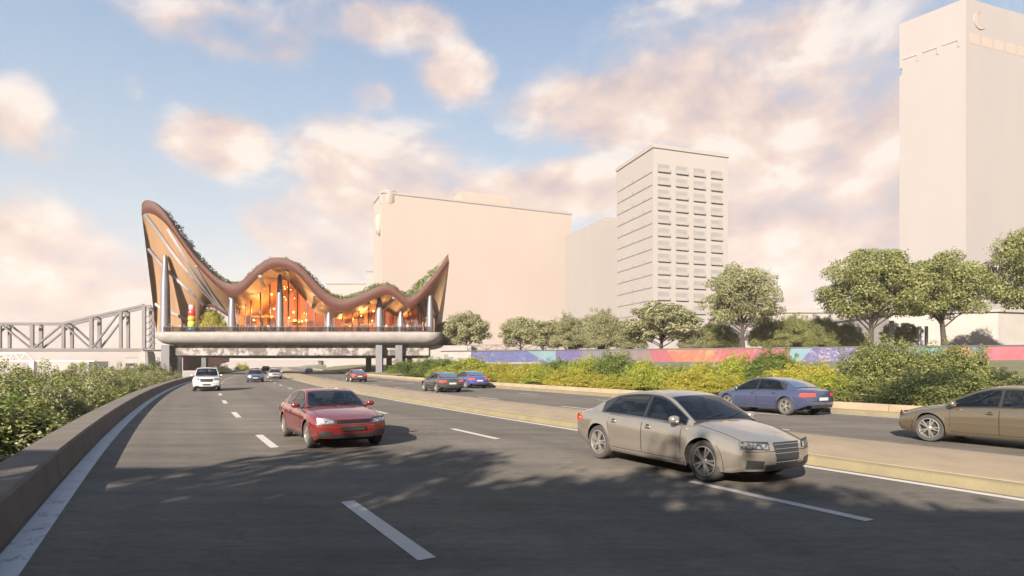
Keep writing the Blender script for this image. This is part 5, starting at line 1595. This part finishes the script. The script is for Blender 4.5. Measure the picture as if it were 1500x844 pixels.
clouds = [  # px, py, rx, ry, weight
 (1080, 120, 270, 105, 1.0), (1270, 150, 170, 120, 1.0), (900, 150, 150, 55, .95), (1160, 300, 230, 120, 1.0), (990, 30, 130, 40, .7),
 (560, 255, 120, 75, 1.0), (640, 290, 120, 45, .95), (500, 340, 120, 80, .9), (310, 215, 85, 48, .95), (400, 330, 55, 40, .9),
 (350, 45, 150, 48, .78), (500, 30, 120, 40, .70), (600, 40, 90, 40, .6), (670, 105, 55, 45, .8), (545, 140, 35, 25, .6),
 (25, 165, 55, 50, .95), (100, 215, 75, 35, .65), (50, 390, 150, 90, 1.0), (30, 450, 170, 70, 1.0), (190, 420, 90, 45, .85), (860, 275, 110, 40, .95), (750, 290, 120, 40, .95), (195, 130, 18, 20, .5), (1130, 400, 160, 70, .9)]
es = None
for px, py, rx, ry, wt in clouds:
    u = (px - 750) / F; c = 1 / math.sqrt(1 + u * u)
    a0 = math.atan(u); e0 = (535 - py) / F * c
    dx = mth(nt, 'MULTIPLY', mth(nt, 'SUBTRACT', az, a0), F / rx / (c * c)); dy = mth(nt, 'MULTIPLY', mth(nt, 'SUBTRACT', el, e0), F / ry / c)
    d = mth(nt, 'ADD', mth(nt, 'MULTIPLY', dx, dx), mth(nt, 'MULTIPLY', dy, dy))
    m_ = mth(nt, 'MULTIPLY', mth(nt, 'MINIMUM', mth(nt, 'SUBTRACT', 1.2, mth(nt, 'POWER', mth(nt, 'MULTIPLY', d, .72), .5)), .62), wt)
    es = m_ if es is None else mth(nt, 'SMOOTH_MAX', es, m_, .25)
es = mth(nt, 'MAXIMUM', es, -.35)
def cloudnoise(off):
    mp = N(nt, 'ShaderNodeMapping'); mp.inputs['Location'].default_value = off; mp.inputs['Scale'].default_value = (1, 1, 1.55)
    nt.links.new(tc, mp.inputs[0])
    big = noise(nt, 4.2, 12, .58, mp.outputs[0], dist=.35)
    puff = noise(nt, 13, 8, .55, mp.outputs[0], dist=.2)
    return mth(nt, 'ADD', mth(nt, 'MULTIPLY', big, .72), mth(nt, 'MULTIPLY', puff, .28))
n1 = cloudnoise((0, 0, 0)); n2 = cloudnoise((.03, 0, -.055))
lowband = mth(nt, 'MULTIPLY', mth(nt, 'SUBTRACT', .30, el), 1.2)
den = mth(nt, 'ADD', mth(nt, 'MULTIPLY', es, 1.0), mth(nt, 'MULTIPLY', mth(nt, 'SUBTRACT', n1, .465), 2.2))
mk = N(nt, 'ShaderNodeMapRange', interpolation_type='SMOOTHSTEP'); nt.links.new(den, mk.inputs[0])
mk.inputs[1].default_value = .14; mk.inputs[2].default_value = .72; mk.inputs[3].default_value = 0; mk.inputs[4].default_value = .96
core = N(nt, 'ShaderNodeMapRange'); nt.links.new(den, core.inputs[0]); core.inputs[1].default_value = .2; core.inputs[2].default_value = 1.2
lit = mth(nt, 'ADD', .68, mth(nt, 'SUBTRACT', mth(nt, 'MULTIPLY', mth(nt, 'SUBTRACT', n1, n2), 4.2), mth(nt, 'MULTIPLY', core.outputs[0], .10)), clamp=True)
ccol = ramp(nt, lit, [(0.0, disp((200, 184, 188))), (.4, disp((226, 204, 198))), (.72, disp((243, 220, 207))), (1.0, disp((253, 240, 230)))])
# air: Nishita blue, paler towards the horizon where the dust glows pink
tint = mix(nt, 1.0, sky.outputs[0], (1.5, 1.15, .95), 'MULTIPLY')
grad = ramp(nt, mth(nt, 'MULTIPLY', el, 1.6), [(0.0, disp((236, 214, 204))), (.14, disp((226, 215, 212))), (.34, disp((198, 212, 224))), (.62, disp((172, 198, 224))), (1.0, disp((138, 171, 211)))])
air = mix(nt, .8, tint, grad)
nt.links.new(mix(nt, mk.outputs[0], air, ccol), bg.inputs[0])

# evening air
mb = MB(); mb.box((-150, 420, 66), (1500, 960, 152))
hm = bpy.data.materials.new('evening air'); hm.use_nodes = True
hn = hm.node_tree; hn.nodes.remove(hn.nodes['Principled BSDF'])
pv = N(hn, 'ShaderNodeVolumePrincipled'); pv.inputs['Color'].default_value = (.98, .90, .84, 1); pv.inputs['Density'].default_value = HAZE; pv.inputs['Anisotropy'].default_value = 0.0
hn.links.new(pv.outputs[0], hn.nodes['Material Output'].inputs['Volume'])
if HAZE > 0: tag(mb.build('haze', hm), kind='stuff')
sl = bpy.data.lights.new('sun', 'SUN'); sl.energy = 5.0; sl.angle = R(.55); sl.color = (1.0, .89, .765)
so = bpy.data.objects.new('sun', sl); COL.objects.link(so)
q = math.hypot(SHX, SHY); h = math.tan(R(SUN_EL))
so.rotation_euler = Vector((SHX / q, SHY / q, -h)).to_track_quat('-Z', 'Y').to_euler()

cam = bpy.data.cameras.new('camera'); co = bpy.data.objects.new('camera', cam); COL.objects.link(co)
co.location = (0, 0, EYE); co.rotation_euler = (R(90), 0, 0)
cam.sensor_width = 36; cam.lens = 36 * F / 1500; cam.shift_y = (535 - 422) / 1500
cam.clip_start = .1; cam.clip_end = 30000
sc.camera = co
sc.view_settings.view_transform = 'Standard'; sc.view_settings.look = 'None'
sc.view_settings.exposure = EXPO; sc.view_settings.gamma = 1; sc.view_settings.use_curve_mapping = False
sc.render.engine = 'CYCLES'
sc.cycles.use_denoising = True
try: sc.cycles.denoiser = 'OPENIMAGEDENOISE'
except Exception: pass
sc.cycles.max_bounces = 6; sc.cycles.diffuse_bounces = 3; sc.cycles.glossy_bounces = 3; sc.cycles.transparent_max_bounces = 12
sc.cycles.caustics_reflective = False; sc.cycles.caustics_refractive = False
sc.cycles.sample_clamp_indirect = 8
